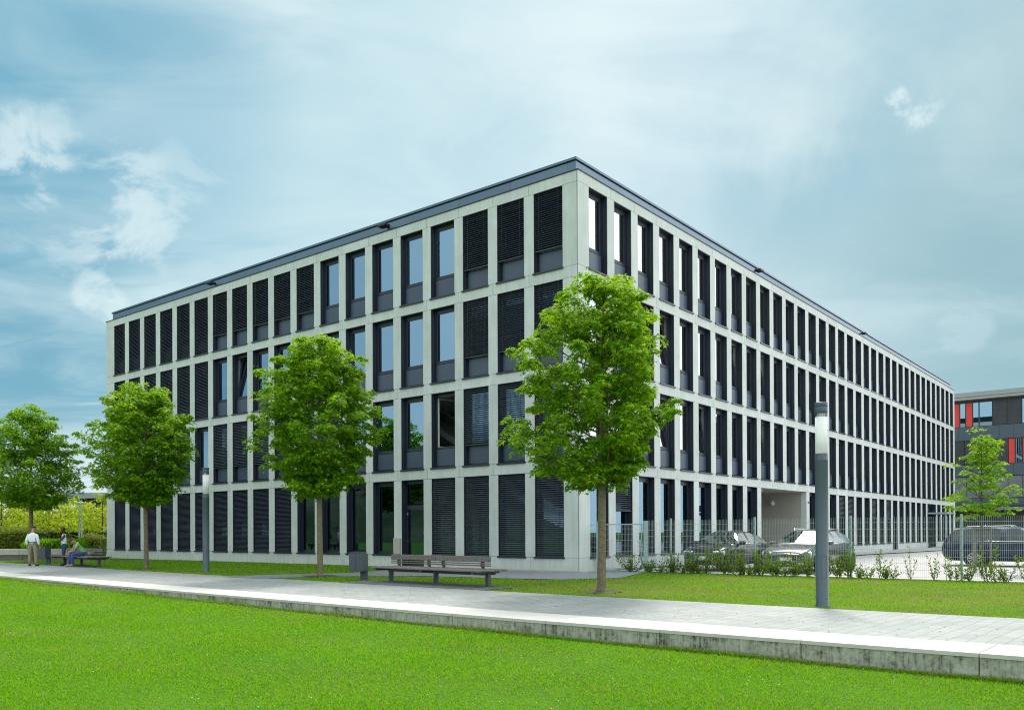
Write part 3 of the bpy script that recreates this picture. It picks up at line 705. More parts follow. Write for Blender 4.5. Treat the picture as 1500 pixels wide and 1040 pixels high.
def wset(w,h,gr,kind,seed,side='L'):
    """returns [(name, MB, mats, tilt)]; first one is the window itself"""
    out=[('window',w_frame(w,h,gr,kind=='door'),[M['frame'],M['lining']],0)]
    z0=.08 if gr else .86; z1=h-.148
    gl=M['glassd'] if gr else (M['glass'] if side=='L' else M['glassr'])
    if kind=='door':
        out+= [('pane',w_pane(w,h,2.54,z1),[gl],0),('door_leaf',w_sash(w,h,.03,2.40),[M['frame']],0),('door_pane',w_pane(w,h,.03,2.40),[gl],0)]
        d=MB(); d.box(w*.0+.14,.165,.20,.235,.95,1.15); out.append(('handle',d,[M['chrome']],0))
        s=MB(); s.box(.10,.17,.236,.243,2.12,2.24,0); s.box(.122,.148,.232,.236,2.15,2.21,1); out.append(('door_sticker',s,[M['eublue'],M['white']],0))
    else:
        tl={'tilt':R(-7.5),'tilt2':R(-6)}.get(kind,0)
        if kind=='open':
            # leaf swung inwards: seen as a pale upright edge
            sm=MB(); a=.018+.06+.02; T=Matrix.Translation((a,.30,0))@Matrix.Rotation(R(78),4,'Z')
            q=w_sash(w,h,z0,z1); sm.merge(q,T@Matrix.Translation((-.078,-.27,0))); out.append(('sash',sm,[M['white_in']],0))
        else:
            out.append(('sash',w_sash(w,h,z0,z1),[M['frame']],tl)); out.append(('pane',w_pane(w,h,z0,z1),[gl],tl))
    if not gr: out.append(('spandrel_panel',w_spandrel(w),[M['panel']],0))
    if kind!='door': out.append(('sill',w_sill(w,h),[M['sill']],0))
    if kind=='blind': out.append(('blind',w_blind(w,.03 if gr else .80,h-.03,seed),[M['blind'],M['lining']],0))
    if kind=='blindfull': out.append(('blind',w_blind(w,.03,h-.03,seed),[M['blind'],M['lining']],0))
    if kind=='screen': out.append(('blind',w_blind(w,.03 if gr else .8,h-.03,seed,.062),[M['lining'],M['lining']],0))
    if kind=='half': out.append(('blind',w_blind(w,h*.55,h-.03,seed),[M['blind'],M['lining']],0))
    if kind=='curtain': out.append(('curtain',w_curtain(w,z0-.05,z1+.05,.12,w*.42),[M['white_in']],0))
    return out
LK={ # level -> kinds for bays 1..19 from the corner
 3:['blind']*3+['glass','glass','glass','glass','glass']+['blind']*5+['blindfull']*6,
 2:['blind']*3+['glass']*5+['half','curtain','glass','tilt','glass']+['blindfull']*6,
 1:['blind']*3+['open','glass','glass','glass','blind','blind','blind','blind','blind','blind','glass','blind','half','glass','blindfull','blindfull'],
 0:['blind']*4+['door','glass','glass','glass','glass','screen','screen','screen','screen','screen','screen','screen','screen','screen','screen'],
}
RK={3:['glass']*35,2:['glass']*35,1:['glass']*35,0:['glass']*35}
for i in (2,3,7,9,13,17,24): RK[2][i]='tilt'
for i in (2,3,5,9,14,21,27): RK[1][i]='tilt'
for i in (17,22): RK[3][i]='tilt2'
for i in (1,6,12): RK[1][i]='curtain'
RK[0]=['glass','half','glass','curtain','glass','curtain','glass','glass','glass']+[None]*4+['glass']*22
for i in (16,17,20,22): RK[0][i]='half'
for i in (14,18,25): RK[0][i]='curtain'
def place_windows():
    items=[]
    fx=1245.4
    for side in ('L','R'):
        mod,ww,c0,n=(MODR,WR,CR_,NR) if side=='R' else (MODL,WL,CL_,NL)
        for li,(z0,z1) in enumerate(LEV):
            for i in range(n):
                kind=(LK if side=='L' else RK)[li][i]
                if kind is None: continue
                zz0=z0; gr=(li==0)
                if side=='R' and gr and i in (23,29,30): kind='door'; 
                if kind=='door': zz0=.02
                w=ww
                if side=='R' and gr and i==29: w=MODR+WR
                if side=='R' and gr and i==30: continue
                s=c0+i*mod
                a=BF(s,0) if side=='R' else BF(0,s); b=BF(s+w,0) if side=='R' else BF(0,s+w)
                area=abs(a[0]/a[1]-b[0]/b[1])*fx*(z1-zz0)/a[1]*fx
                # covered ones behind the tree crowns still count by size
                items.append((area,side,li,i,kind,s,w,zz0,z1-zz0,gr))
    items.sort(key=lambda q:-q[0])
    rest=MB(); rmats=[]; seed=0
    for idx,(area,side,li,i,kind,s,w,z0,h,gr) in enumerate(items):
        seed=(i*7+li*3)%5
        key=(side,round(w,3),round(h,2),gr,kind,seed if 'blind' in kind or kind in('screen','half') else 0)
        if key not in MESHC: MESHC[key]=wset(w,h,gr,kind,seed,side)
        st=MESHC[key]
        loc=(s,0,z0) if side=='R' else (0,s+w,z0); rz=0 if side=='R' else R(-90)
        if idx<100:
            par=None
            for j,(nm,mb,mats,tl) in enumerate(st):
                ck=(key,j)
                if ck not in MESHC: MESHC[ck]=mb.mesh(nm,mats)
                if j==0: par=link(nm,MESHC[ck],B,loc,(0,0,rz)); par['window_bay']=i+1
                else:
                    o=link(nm,MESHC[ck],par)
                    if tl: # hinged at the bottom rail, leaning inwards at the top
                        z_=.86
                        o.matrix_local=Matrix.Translation((0,.27,z_))@Matrix.Rotation(tl,4,'X')@Matrix.Translation((0,-.27,-z_))
        else:
            T=Matrix.Translation(loc)@Matrix.Rotation(rz,4,'Z')
            for nm,mb,mats,tl in st:
                km=[]
                for m in mats:
                    if m not in rmats: rmats.append(m)
                    km.append(rmats.index(m))
                T2=T
                if tl: T2=T@Matrix.Translation((0,.27,.86))@Matrix.Rotation(tl,4,'X')@Matrix.Translation((0,-.27,-.86))
                rest.merge(mb,T2,km)
    o=obj('window',rest,rmats,B); tag(o,kind='stuff')
place_windows()
# small canopy over the far entrance, utility box beside the garden door
def bits():
    c=MB(); s=CR_+29*MODR; c.box(s-.1,s+MODR+WR+.1,-1.5,-.01,2.75,2.87); c.tube([(s+.15,-1.35,0),(s+.15,-1.35,2.75)],.05); c.tube([(s+2.8,-1.35,0),(s+2.8,-1.35,2.75)],.05)
    obj('entrance_canopy',c,M['galv'],B)
    u=MB(); u.bbox(-.09,-.002,-.19,.19,.0,.66,.012); obj('utility_box',u,M['wallc'],B,(0,CL_+4*MODL+WL+.225,.545))
bits()

# ------------------------------------------------------------------ street lamps
def make_lamp():
    r=empty('path_lamp')
    b=MB(); b.lathe([(.150,-.02),(.150,.0),(.119,.012),(.119,2.74),(.122,2.745),(.122,2.755),(.119,2.76),(.119,2.86),(.112,2.875)],0,28); obj('post',b,M['post'],r)
    d=MB(); n=26 # access door outline, a slightly proud curved plate
    def rr(t,w,h):
        t*=2*math.pi; c,s=math.cos(t),math.sin(t); e=.35
        x=w*math.copysign(abs(c)**e,c) ; return x,(h-w)*(1 if s>0 else -1)*(min(1,abs(s)*3)) + w*s
    def pt(x,z,rad): a=x/.119; return (rad*math.sin(a),-rad*math.cos(a),z)
    vs=[];o1=[]
    N=32
    for i in range(N):
        t=2*math.pi*i/N; c,s=math.cos(t),math.sin(t); x=.058*c; z=.74+(.165 if s>=0 else -.165)+.058*s
        vs.append(pt(x,z,.1208)); x*=.90; z=.74+(z-.74)*.985; vs.append(pt(x,z,.1208))
    d.add(vs,[(2*i,(2*i+2)%(2*N),(2*i+3)%(2*N),2*i+1) for i in range(N)]); obj('access_door',d,M['black'],r)
    k=MB(); k.lathe([(.008,0),(.008,.004)],0,10,(0,-.122,.93),'y'); obj('lock',k,M['black'],r)
    c=MB(); c.lathe([(.1105,2.879),(.1105,3.57)],0,28); obj('diffuser',c,M['frost'],r)
    g=MB(); g.lathe([(.112,3.572),(.112,3.652)],0,28,caps=False); obj('glass_tube',g,M['clear'],r)
    i_=MB(); i_.lathe([(.05,3.57),(.045,3.58),(.075,3.6),(.08,3.66)],0,16)
    for q in range(4):
        a=q*math.pi/2+.4; i_.tube([(.09*math.cos(a),.09*math.sin(a),3.57),(.09*math.cos(a),.09*math.sin(a),3.66)],.006)
    obj('lamp_holder',i_,M['chrome'],r)
    t=MB(); t.lathe([(.112,3.64),(.118,3.655),(.118,3.75),(.116,3.752),(.116,3.758),(.118,3.76),(.118,3.835),(.108,3.845)],0,28); obj('lamp_cap',t,M['post'],r)
    return r
def copy_tree(o,parent=None):
    c=o.copy(); COL.objects.link(c)
    if parent: c.parent=parent
    for ch in [x for x in bpy.data.objects if x.parent==o]: copy_tree(ch,c)
    return c
lamp=make_lamp(); x,y,_=UN(-6.05,16.03); lamp.location=(x,y,0); lamp.rotation_euler=(0,0,R(-2))
tag(lamp,'round grey lamp post in the grass in front of the silver car','street lamp','lamp posts along the path')
l2=copy_tree(lamp); l2.location=UN(-28.88,16.34); tag(l2,'grey lamp post beside the leftmost wall bays, between two trees','street lamp','lamp posts along the path')

# ------------------------------------------------------------------ benches, bins
def make_bench():
    r=empty('park_bench')
    s=MB(); n=9; w=1.04/n
    for i in range(n):
        s.bbox(-2.06,2.40,-.53+i*w+.004,-.53+(i+1)*w-.006,.405,.448,.006)
    obj('seat',s,M['wood_top'],r)
    f=MB(); f.box(-1.9,2.1,-.05,.0,.30,.403); f.box(-1.9,2.1,.32,.37,.30,.403)
    for x in (-1.90,.07,2.1): f.box(x-.035,x+.035,-.5,.49,.345,.404)
    obj('seat_frame',f,M['bindark'],r)
    for x in (-1.90,.07,2.1):
        l=MB(); l.bbox(x-.055,x+.055,.03,.13,-.01,.345,.006); obj('leg',l,M['bindark'],r)
    b=MB()
    for (x0,x1) in ((-2.07,-.11),(-.095,2.03)):
        b.bbox(x0,x1,.21,.275,.63,.785,.014)
        for z in (.575,.52): b.bbox(x0,x1,.215,.265,z,z+.032,.005)
    obj('backrest',b,M['wood'],r)
    for x in (-1.75,-.42,.18,1.72):
        p=MB(); p.box(x-.05,x+.05,.266,.29,.40,.74); p.box(x-.055,x-.035,.235,.266,.5,.64); p.box(x+.035,x+.055,.235,.266,.5,.64); obj('backrest_post',p,M['bindark'],r)
    return r
bench=make_bench(); bench.location=UN(-17.05,16.42); bench.rotation_euler=(0,0,RU-R(2.5))
tag(bench,'long empty weathered wooden bench with dark steel legs in front of the building corner','bench','benches along the path')
b2=copy_tree(bench); b2.location=UN(-39.75,16.3); tag(b2,'long wooden bench on which the man in the green shirt sits','bench','benches along the path')
def make_bin():
    r=empty('litter_bin')
    p=MB(); p.bbox(-.01,.22,-.04,.04,-.01,.80,.006); obj('post',p,M['bindark'],r)
    b=MB(); b.bbox(-.24,.225,-.30,-.045,.28,.82,.01); b.bbox(-.245,.23,-.305,-.03,.822,.842,.004); obj('body',b,M['bindark'],r)
    l=MB(); l.box(-.015,-.009,-.303,-.30,.29,.81); obj('door_seam',l,M['black'],r)
    return r
bn=make_bin(); bn.location=UN(-20.09,16.4); bn.rotation_euler=(0,0,RU+R(20)); tag(bn,'square grey metal litter bin on a post left of the empty bench','litter bin','litter bins beside the benches')
bn2=copy_tree(bn); bn2.location=UN(-43.6,16.4); tag(bn2,'grey litter bin on a post behind the man in the white shirt','litter bin','litter bins beside the benches')

# ------------------------------------------------------------------ foliage tools
def leaf_tpl(kind):
    if kind=='maple':
        ang=[-118,-85,-58,-28,0,28,58,85,118]; rad=[.42,.26,.72,.34,.95,.34,.72,.26,.42]
        pts=[(0,-.05,0)]+[(math.sin(R(a))*r_,math.cos(R(a))*r_,-.22*abs(math.sin(R(a)))*r_-.12*r_*r_) for a,r_ in zip(ang,rad)]
        return np.array(pts[::-1])
    if kind=='kite': return np.array([(0,0,0),(.33,.45,-.06),(0,1,-.18),(-.33,.45,-.06)])
    if kind=='slim': return np.array([(0,0,0),(.20,.45,-.02),(0,1,-.12),(-.20,.45,-.02)])
    if kind=='long': return np.array([(0,0,0),(.13,.4,.02),(0,1,-.15),(-.13,.4,.02)])
def leaves(name,P,D,Nn,S,kind,m,parent,origin):
    tpl=leaf_tpl(kind); k=len(tpl)
    D=D/np.linalg.norm(D,axis=1,keepdims=True)
    Nn=Nn-D*(Nn*D).sum(1,keepdims=True); Nn/=np.linalg.norm(Nn,axis=1,keepdims=True)+1e-9
    Bn=np.cross(D,Nn)
    V=(P-np.array(origin))[:,None,:]+S[:,None,None]*(tpl[None,:,0,None]*Bn[:,None]+tpl[None,:,1,None]*D[:,None]+tpl[None,:,2,None]*Nn[:,None])
    return link(name,np_poly_mesh(name,V,k,m if isinstance(m,list) else [m]),parent)
def clump_leaves(rg,cs,per,rad,flat=.5,size=.13,spread=1.):
    """cs: (n,4) centres+radius -> leaf arrays on umbrella-like clumps"""
    n=len(cs); tot=n*per
    c=np.repeat(cs[:,:3],per,0); r=np.repeat(cs[:,3],per)*rad
    th=rg.uniform(0,2*np.pi,tot); rr=np.sqrt(rg.uniform(.0,1,tot))
    off=np.stack([np.cos(th)*rr,np.sin(th)*rr,(1-rr**2)*.75-.35+rg.normal(0,.22,tot)],1)*r[:,None]*np.array([1,1,flat*1.3])
    P=c+off
    D=np.stack([np.cos(th)+rg.normal(0,.45,tot),np.sin(th)+rg.normal(0,.45,tot),-.35-.5*rr+rg.normal(0,.35,tot)],1)
    Nn=np.stack([np.cos(th)*.55+rg.normal(0,.35,tot),np.sin(th)*.55+rg.normal(0,.35,tot),1+rg.normal(0,.25,tot)],1)
    S=size*rg.uniform(.65,1.2,tot)
    return P,D,Nn,S
def tree(name,label,base,prof,zfirst,trunk_r,seed,mleaf,mbark,nb=52,per=46,size=.13,kind='maple',cat='tree',group=None,lean=0.,clr=.32,extra=None,mulch=True,flat=.5,top=None,rd=1.,kmax=6):
    """prof: [(z,left,right)] crown half-widths, image-right positive x"""
    rg=np.random.default_rng(seed); r_=random.Random(seed)
    root=empty(name,(base[0],base[1],0)); tag(root,label,cat,group)
    zs=[p[0] for p in prof]; zt=max(zs); zb=min(zs)
    def rad(z,phi):
        l=np.interp(z,zs,[p[1] for p in prof]); rr=np.interp(z,zs,[p[2] for p in prof])
        a=rr if math.cos(phi)>0 else l; d=(l+rr)/2*rd
        return math.hypot(a*math.cos(phi),d*math.sin(phi))
    cs=[]; br=MB()
    tx=lambda z: lean*z
    for i in range(nb):
        f=(i+.5)/nb; phi=i*2.39996+r_.uniform(-.3,.3)
        z=zb+(zt-zb)*(f**.92)*.97; z=min(zt-.1,max(zb+.05,z+r_.uniform(-.15,.15)))
        rr=rad(z,phi)*r_.uniform(.66,1.12)
        zs_=max(zfirst+.05,z-rr*r_.uniform(.5,.9)); zs_=min(zs_,zt-.3)
        p0=Vector((tx(zs_),0,zs_)); p2=Vector((tx(z)+rr*math.cos(phi),rr*math.sin(phi),z))
        p1=p0.lerp(p2,.5)+Vector((math.cos(phi)*rr*.12,math.sin(phi)*rr*.12,-.12*rr))
        pts=[p0*(1-t)**2+p1*2*t*(1-t)+p2*t*t for t in (0,.25,.5,.75,1)]
        br.tube(pts,[.028*trunk_r/.11*(.6+.5*(1-f)),.022*trunk_r/.11,.015,.010,.005],0,5)
        k=max(2,min(kmax,int(rr/.30)+2))
        for j in range(k):
            t=1-.72*j/k if k>1 else 1.
            q=p0*(1-t)**2+p1*2*t*(1-t)+p2*t*t
            q+=Vector((r_.gauss(0,.13),r_.gauss(0,.13),r_.gauss(0,.08)))*(1.+.6*j/k)
            cs.append((q.x,q.y,q.z,clr*r_.uniform(.7,1.25)))
            if j==0 and r_.random()<.5:
                a=phi+r_.uniform(-.6,.6); q2=p2+Vector((math.cos(a)*.25,math.sin(a)*.25,r_.uniform(-.1,.15))); cs.append((q2.x,q2.y,q2.z,clr*.55))
    for e in (extra or []):
        (x0,z0),(x1,z1),yy=e; p0=Vector((x0,0,z0)); p2=Vector((x1,yy,z1)); br.tube([p0,p0.lerp(p2,.5)+Vector((0,0,.03)),p2],[.02,.012,.005],0,5)
        for t in (.55,.72,.86,.97): q=p0.lerp(p2,t); cs.append((q.x,q.y,q.z+.03,clr*.62))
    cs=np.array(cs)
    P,D,Nn,S=clump_leaves(rg,cs,per,1.,flat,size)
    keep=P[:,2]>zb-.25
    P,D,Nn,S=P[keep],D[keep],Nn[keep],S[keep]
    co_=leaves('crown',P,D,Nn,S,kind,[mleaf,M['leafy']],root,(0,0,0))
    if mleaf is M['leaf']:   # painted sun highlights: paler leaves mixed in, more outward and high up
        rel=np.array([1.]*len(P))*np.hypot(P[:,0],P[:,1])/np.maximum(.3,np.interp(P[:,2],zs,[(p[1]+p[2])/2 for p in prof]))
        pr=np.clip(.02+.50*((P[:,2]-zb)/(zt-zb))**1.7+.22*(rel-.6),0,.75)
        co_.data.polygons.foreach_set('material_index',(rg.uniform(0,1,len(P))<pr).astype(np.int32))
    tk=MB(); zz=[-.05,.0,.3,zfirst*.5,zfirst,(zfirst+zt)/2,zt-.35]
    rr=[trunk_r*1.35,trunk_r*1.15,trunk_r*1.02,trunk_r*.95,trunk_r*.92,trunk_r*.45,.012]
    tk.tube([(tx(z)+(.012*math.sin(z*2.1) if 0<z<zt else 0),.01*math.sin(z*1.7),z) for z in zz],rr,0,12)
    tko=obj('trunk',tk,mbark,root); obj('branches',br,mbark,root)
    if mulch:
        md=MB(); n=18; vs=[(0,0,.022)]+[(math.cos(2*math.pi*i/n)*r_.uniform(.42,.68),math.sin(2*math.pi*i/n)*r_.uniform(.42,.68),.006) for i in range(n)]
        md.add(vs,[(0,i+1,(i+1)%n+1) for i in range(n)]); obj('mulch_ring',md,M['mulch'],root)
    return root
G='maples along the path'
t4=UN(-11.6,16.75)
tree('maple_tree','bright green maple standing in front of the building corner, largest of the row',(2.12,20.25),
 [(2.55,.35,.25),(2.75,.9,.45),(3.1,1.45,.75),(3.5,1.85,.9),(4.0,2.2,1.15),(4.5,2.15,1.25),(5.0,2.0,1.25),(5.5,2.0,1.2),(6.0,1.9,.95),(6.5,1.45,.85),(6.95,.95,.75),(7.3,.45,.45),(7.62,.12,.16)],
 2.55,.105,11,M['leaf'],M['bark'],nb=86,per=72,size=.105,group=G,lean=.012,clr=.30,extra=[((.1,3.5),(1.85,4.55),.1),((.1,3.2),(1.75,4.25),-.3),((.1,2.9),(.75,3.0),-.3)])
x,y,_=UN(-23.2,17.2)
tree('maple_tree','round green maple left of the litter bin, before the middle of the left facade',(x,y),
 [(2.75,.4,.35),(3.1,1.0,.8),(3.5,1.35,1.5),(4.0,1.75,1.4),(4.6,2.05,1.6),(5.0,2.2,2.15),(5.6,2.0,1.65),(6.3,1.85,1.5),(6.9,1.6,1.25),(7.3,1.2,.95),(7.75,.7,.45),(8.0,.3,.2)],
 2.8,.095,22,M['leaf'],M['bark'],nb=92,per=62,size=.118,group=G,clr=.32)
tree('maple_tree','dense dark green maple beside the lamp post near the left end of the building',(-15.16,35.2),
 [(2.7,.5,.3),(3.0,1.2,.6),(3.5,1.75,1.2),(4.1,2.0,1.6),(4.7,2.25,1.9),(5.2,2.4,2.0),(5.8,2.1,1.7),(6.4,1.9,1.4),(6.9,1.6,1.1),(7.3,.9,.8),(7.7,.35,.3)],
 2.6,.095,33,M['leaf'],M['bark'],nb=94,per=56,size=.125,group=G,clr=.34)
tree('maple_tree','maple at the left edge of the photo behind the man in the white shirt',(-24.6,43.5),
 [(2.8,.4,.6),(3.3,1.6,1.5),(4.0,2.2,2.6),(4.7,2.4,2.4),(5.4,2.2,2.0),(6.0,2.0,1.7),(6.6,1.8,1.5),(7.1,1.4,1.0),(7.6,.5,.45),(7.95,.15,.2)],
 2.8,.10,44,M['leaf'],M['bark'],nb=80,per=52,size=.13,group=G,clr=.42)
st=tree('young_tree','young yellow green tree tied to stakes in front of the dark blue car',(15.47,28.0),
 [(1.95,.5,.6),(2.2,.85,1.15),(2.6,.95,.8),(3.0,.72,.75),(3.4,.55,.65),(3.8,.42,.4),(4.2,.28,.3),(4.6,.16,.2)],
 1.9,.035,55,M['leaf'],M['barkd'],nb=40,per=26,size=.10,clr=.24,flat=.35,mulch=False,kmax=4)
def stakes():
    a=-.28
    for (dx,dy) in ((-.30,-.05),(-.08,.25),(.30,0.02)):
        m=MB(); m.tube([(dx,dy,-.05),(dx,dy,1.52)],.038,0,8); obj('stake',m,M['wood'],st)
    m=MB(); m.tube([(-.32,-.05,1.42),(0,.0,1.44),(.32,.02,1.42)],.022,0,6); m.tube([(-.30,-.05,1.5),(.3,.02,1.5)],.02,0,6); m.tube([(-.3,-.05,1.42),(-.08,.25,1.42)],.02); obj('strap',m,M['black'],st)
stakes()
# trees beyond the garden wall
bgt=[(2,57,4.6,'golden green tree beyond the hedge at the left edge'),(27,60,4.1,'low golden tree behind the man in the white shirt'),(72,55,4.3,'golden leafed tree with slim trunk between the two standing people'),(100,60,4.1,'golden tree above the seated man'),(128,64,3.9,'yellow green tree right of the twin poles'),(150,58,4.2,'golden tree next to the left end of the building')]
for i,(px,Y,H,lb) in enumerate(bgt):
    X=(px-750)/1245.4*Y
    pr=[(1.9,.6,.6),(2.2,1.4,1.5),(2.5,1.9,1.9),(H-1.2,1.9,1.8),(H-.7,1.3,1.4),(H-.3,.6,.6),(H,.15,.15)]
    tree('golden_tree',lb,(X,Y),pr,1.4,.07,60+i,M['leafy2'],M['barkd'],nb=22,per=12,size=.22,kind='kite',group='golden trees beyond the garden wall',clr=.42,flat=.35,mulch=False,kmax=5)
for i,(px,Y,H,lb) in enumerate([(40,72,3.6,'dark green bush behind the golden trees on the left'),(88,70,3.4,'dark green bush behind the standing people'),(112,74,3.8,'dark green bush behind the twin poles')]):
    X=(px-750)/1245.4*Y
    tree('dark_bush',lb,(X,Y),[(.2,1.8,1.8),(1.0,2.3,2.3),(2.0,2.2,2.2),(H-.8,1.4,1.4),(H,.3,.3)],.2,.08,80+i,M['leafd'],M['barkd'],nb=30,per=40,size=.3,kind='kite',cat='bush',group='dark bushes behind the trees',clr=.6,flat=.7,mulch=False,kmax=5)

def hedge(name,label,x0,x1,y,dy,z0,z1,m,seed,n=5000,size=.10,top=None):
    rg=np.random.default_rng(seed)
    c=((x0+x1)/2,y,0); 
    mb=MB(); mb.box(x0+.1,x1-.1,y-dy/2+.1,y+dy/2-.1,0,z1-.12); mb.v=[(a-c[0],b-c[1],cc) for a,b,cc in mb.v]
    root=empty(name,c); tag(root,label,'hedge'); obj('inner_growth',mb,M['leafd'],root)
    P=np.stack([rg.uniform(x0,x1,n),rg.uniform(y-dy/2,y+dy/2,n),rg.uniform(z0,z1,n)],1)
    s=rg.integers(0,3,n); P[s==0,2]=z1+.09*np.sin(P[s==0,0]*4.1)*np.sin(P[s==0,0]*1.7+1)+rg.normal(0,.08,(s==0).sum()); P[s==1,1]=y-dy/2+rg.normal(0,.04,(s==1).sum())
    D=np.stack([rg.normal(0,1,n),-.5+rg.normal(0,.6,n),.3+rg.normal(0,.6,n)],1); Nn=np.stack([rg.normal(0,.6,n),-.6+rg.normal(0,.5,n),.9+rg.normal(0,.5,n)],1)
    leaves('foliage',P,D,Nn,size*rg.uniform(.7,1.3,n),'kite',m,root,c)
hedge('hedge','tall hedge with reddish yellow tips above the garden wall, left edge',-33,-26.9,48.6,1.6,.5,1.62,M['hedge_leaf'],5,7000,.13)
hedge('hedge','short clipped hedge behind the bench, left of the building end',-26.4,-24.9,52,1.0,.4,1.22,M['hedge_leaf'],6,2200,.10)
# ornamental grass tuft bed
def ornamental():
    rg=np.random.default_rng(9); n=3800; x0,x1,y=-27.0,-24.3,47.6
    P=np.stack([rg.uniform(x0,x1,n),rg.uniform(y-.4,y+.4,n),np.full(n,.45)],1)
    D=np.stack([rg.normal(0,.45,n),rg.normal(-.1,.4,n),np.ones(n)],1); Nn=np.stack([rg.normal(0,1,n),rg.normal(-1,.5,n),rg.normal(.3,.3,n)],1)
    o=leaves('ornamental_grass',P,D,Nn,rg.uniform(.45,.8,n),'long',M['blade'],None,(0,0,0)); tag(o,'bed of tall ornamental grass behind the garden wall','grass','',kind='stuff')
ornamental()
# garden wall
def garden_wall():
    r=empty('garden_wall',(-26.5,46.6,0)); tag(r,'low pale concrete block garden wall behind the people and the left bench','wall')
    mb=MB(); X=[-36,-34.7,-33.4,-32.1,-30.8,-29.5,-28.2,-26.9,-25.6,-24.3,-23.0]
    for i in range(len(X)-1):
        mb.bbox(X[i]+.008+26.5,X[i+1]-.008+26.5,-.2,.25,.30,.63,.01)
        if X[i]<-29 or X[i]>-24: mb.bbox(X[i]+.008+26.5,X[i+1]-.008+26.5,-.2,.25,-.02,.295,.01)
    obj('blocks',mb,M['wallc'],r)
    d=MB(); d.box(-2.9,3.4,-.10,.2,-.02,.298)
    for x in (-1.6,-.3,1.,2.3): d.box(x-.02,x+.02,-.12,-.101,-.02,.298)
    obj('recess',d,M['walldk'],r)
garden_wall()
# twin poles
for px,lb in ((116,'left one of the two slim grey poles behind the seated man'),(119.5,'right one of the two slim grey poles behind the seated man')):
    Y=56.; m=MB(); m.lathe([(.055,-.02),(.05,.4),(.04,3.4),(.0405,3.42)],0,10); m.lathe([(.11,3.42),(.13,3.5),(.02,3.56)],0,12)
    tag(obj('slim_pole',m,M['galv'],None,((px-750)/1245.4*Y,Y,0)),lb,'pole','twin slim poles')

# ------------------------------------------------------------------ other buildings
def right_building():
    a=math.atan2(-.623,.782)
    r=empty('red_panel_building',(46.8,90,0),a); tag(r,'dark clad office building with red and blue glass panels at the right edge','building')
    X0,X1=-12,34; rowz=[(4.7,7.0),(8.2,10.8),(12.2,14.75)]
    body=MB(); body.box(X0,X1,.25,16,0,15.0); obj('wall',body,M['bldark'],r)
    for z0,z1 in ((3.9,4.7),(7.0,8.2),(10.8,12.2)):
        x=X0; sp=MB()
        while x<X1: sp.box(x+.01,x+1.24,.0,.248,z0,z1); x+=1.25
        obj('spandrel_cladding',sp,M['blgrey'],r)
    rf=MB(); rf.box(X0-.5,X1+.5,-.9,16.5,15.25,15.7); obj('roof',rf,M['roofw'],r)
    sf=MB(); sf.box(X0-.3,X1+.3,-.7,.1,15.0,15.248); obj('soffit',sf,M['wallc'],r)
    cn=MB(); cn.box(X0,X1,-1.6,.2,3.42,3.75); obj('canopy',cn,M['bllight'],r)
    def panel(nm,x0,x1,z0,z1,m,y=.12):
        p=MB(); p.box(x0+.03,x1-.03,y,y+.1,z0+.05,z1-.05,0)
        if nm=='window':
            p=MB(); f=.05; p.box(x0,x0+f,.06,.2,z0,z1,1); p.box(x1-f,x1,.06,.2,z0,z1,1); p.box(x0+f,x1-f,.06,.2,z0,z0+f,1); p.box(x0+f,x1-f,.06,.2,z1-f,z1,1); p.box(x0+f,x1-f,.14,.155,z0+f,z1-f,0)
            obj(nm,p,[m,M['frame']],r); return
        if nm=='blind_panel':
            n=int((z1-z0)/.1)
            for i in range(n): p.box(x0+.03,x1-.03,y-.02,y,z0+.06+i*.1,z0+.13+i*.1,0)
        obj(nm,p,m,r)
    for pat,(z0,z1) in (([('red_panel',-.0,.58),('window',.58,1.16),('red_panel',1.16,1.8),('window',1.8,2.4),('window',2.4,3.65),('blind_panel',3.65,4.95),('blind_panel',4.95,6.25),('window',6.25,7.5),('blind_panel',-1.2,0.)],rowz[2]),
                        ([('blind_panel',-.6,1.),('blind_panel',1.,2.3),('blind_panel',2.3,3.6),('blind_panel',3.6,5.05),('red_panel',5.05,5.65),('window',5.65,6.3),('red_panel',6.3,6.9),('window',6.9,8)],rowz[1]),
                        ([('blind_panel',-.6,1.2),('blind_panel',1.2,2.4),('blind_panel',2.4,3.7),('blind_panel',3.7,5.0),('blind_panel',5.0,6.3),('blind_panel',6.3,7.6)],rowz[0])):
        for nm,x0,x1 in pat:
            m={'red_panel':M['red'],'window':M['glassb'],'blind_panel':M['bldark'] if z0>5 else M['bllight']}[nm]
            panel(nm,x0,x1,z0,z1,m)
right_building()
def left_building():
    r=empty('low_hall',(-34,80,0),R(0)); tag(r,'low hall with pale overhanging roof edge behind the golden trees','building')
    w_=MB(); w_.box(-6.5,20,0,18,0,3.3); obj('wall',w_,M['blgrey'],r)
    c=MB(); c.box(-6.8,20,-.2,18,3.3,4.75); obj('clerestory',c,M['bldark'],r)
    f=MB(); f.box(-7.6,20.5,-1.2,19,4.75,5.25); obj('roof',f,M['roofw'],r)
    d=MB(); d.box(-4.2,-3.0,-.06,-.001,0,2.4,1); d.box(-4.0,-3.2,-.09,-.061,.1,2.1,0); obj('door',d,[M['glassb'],M['frame']],r)
left_building()

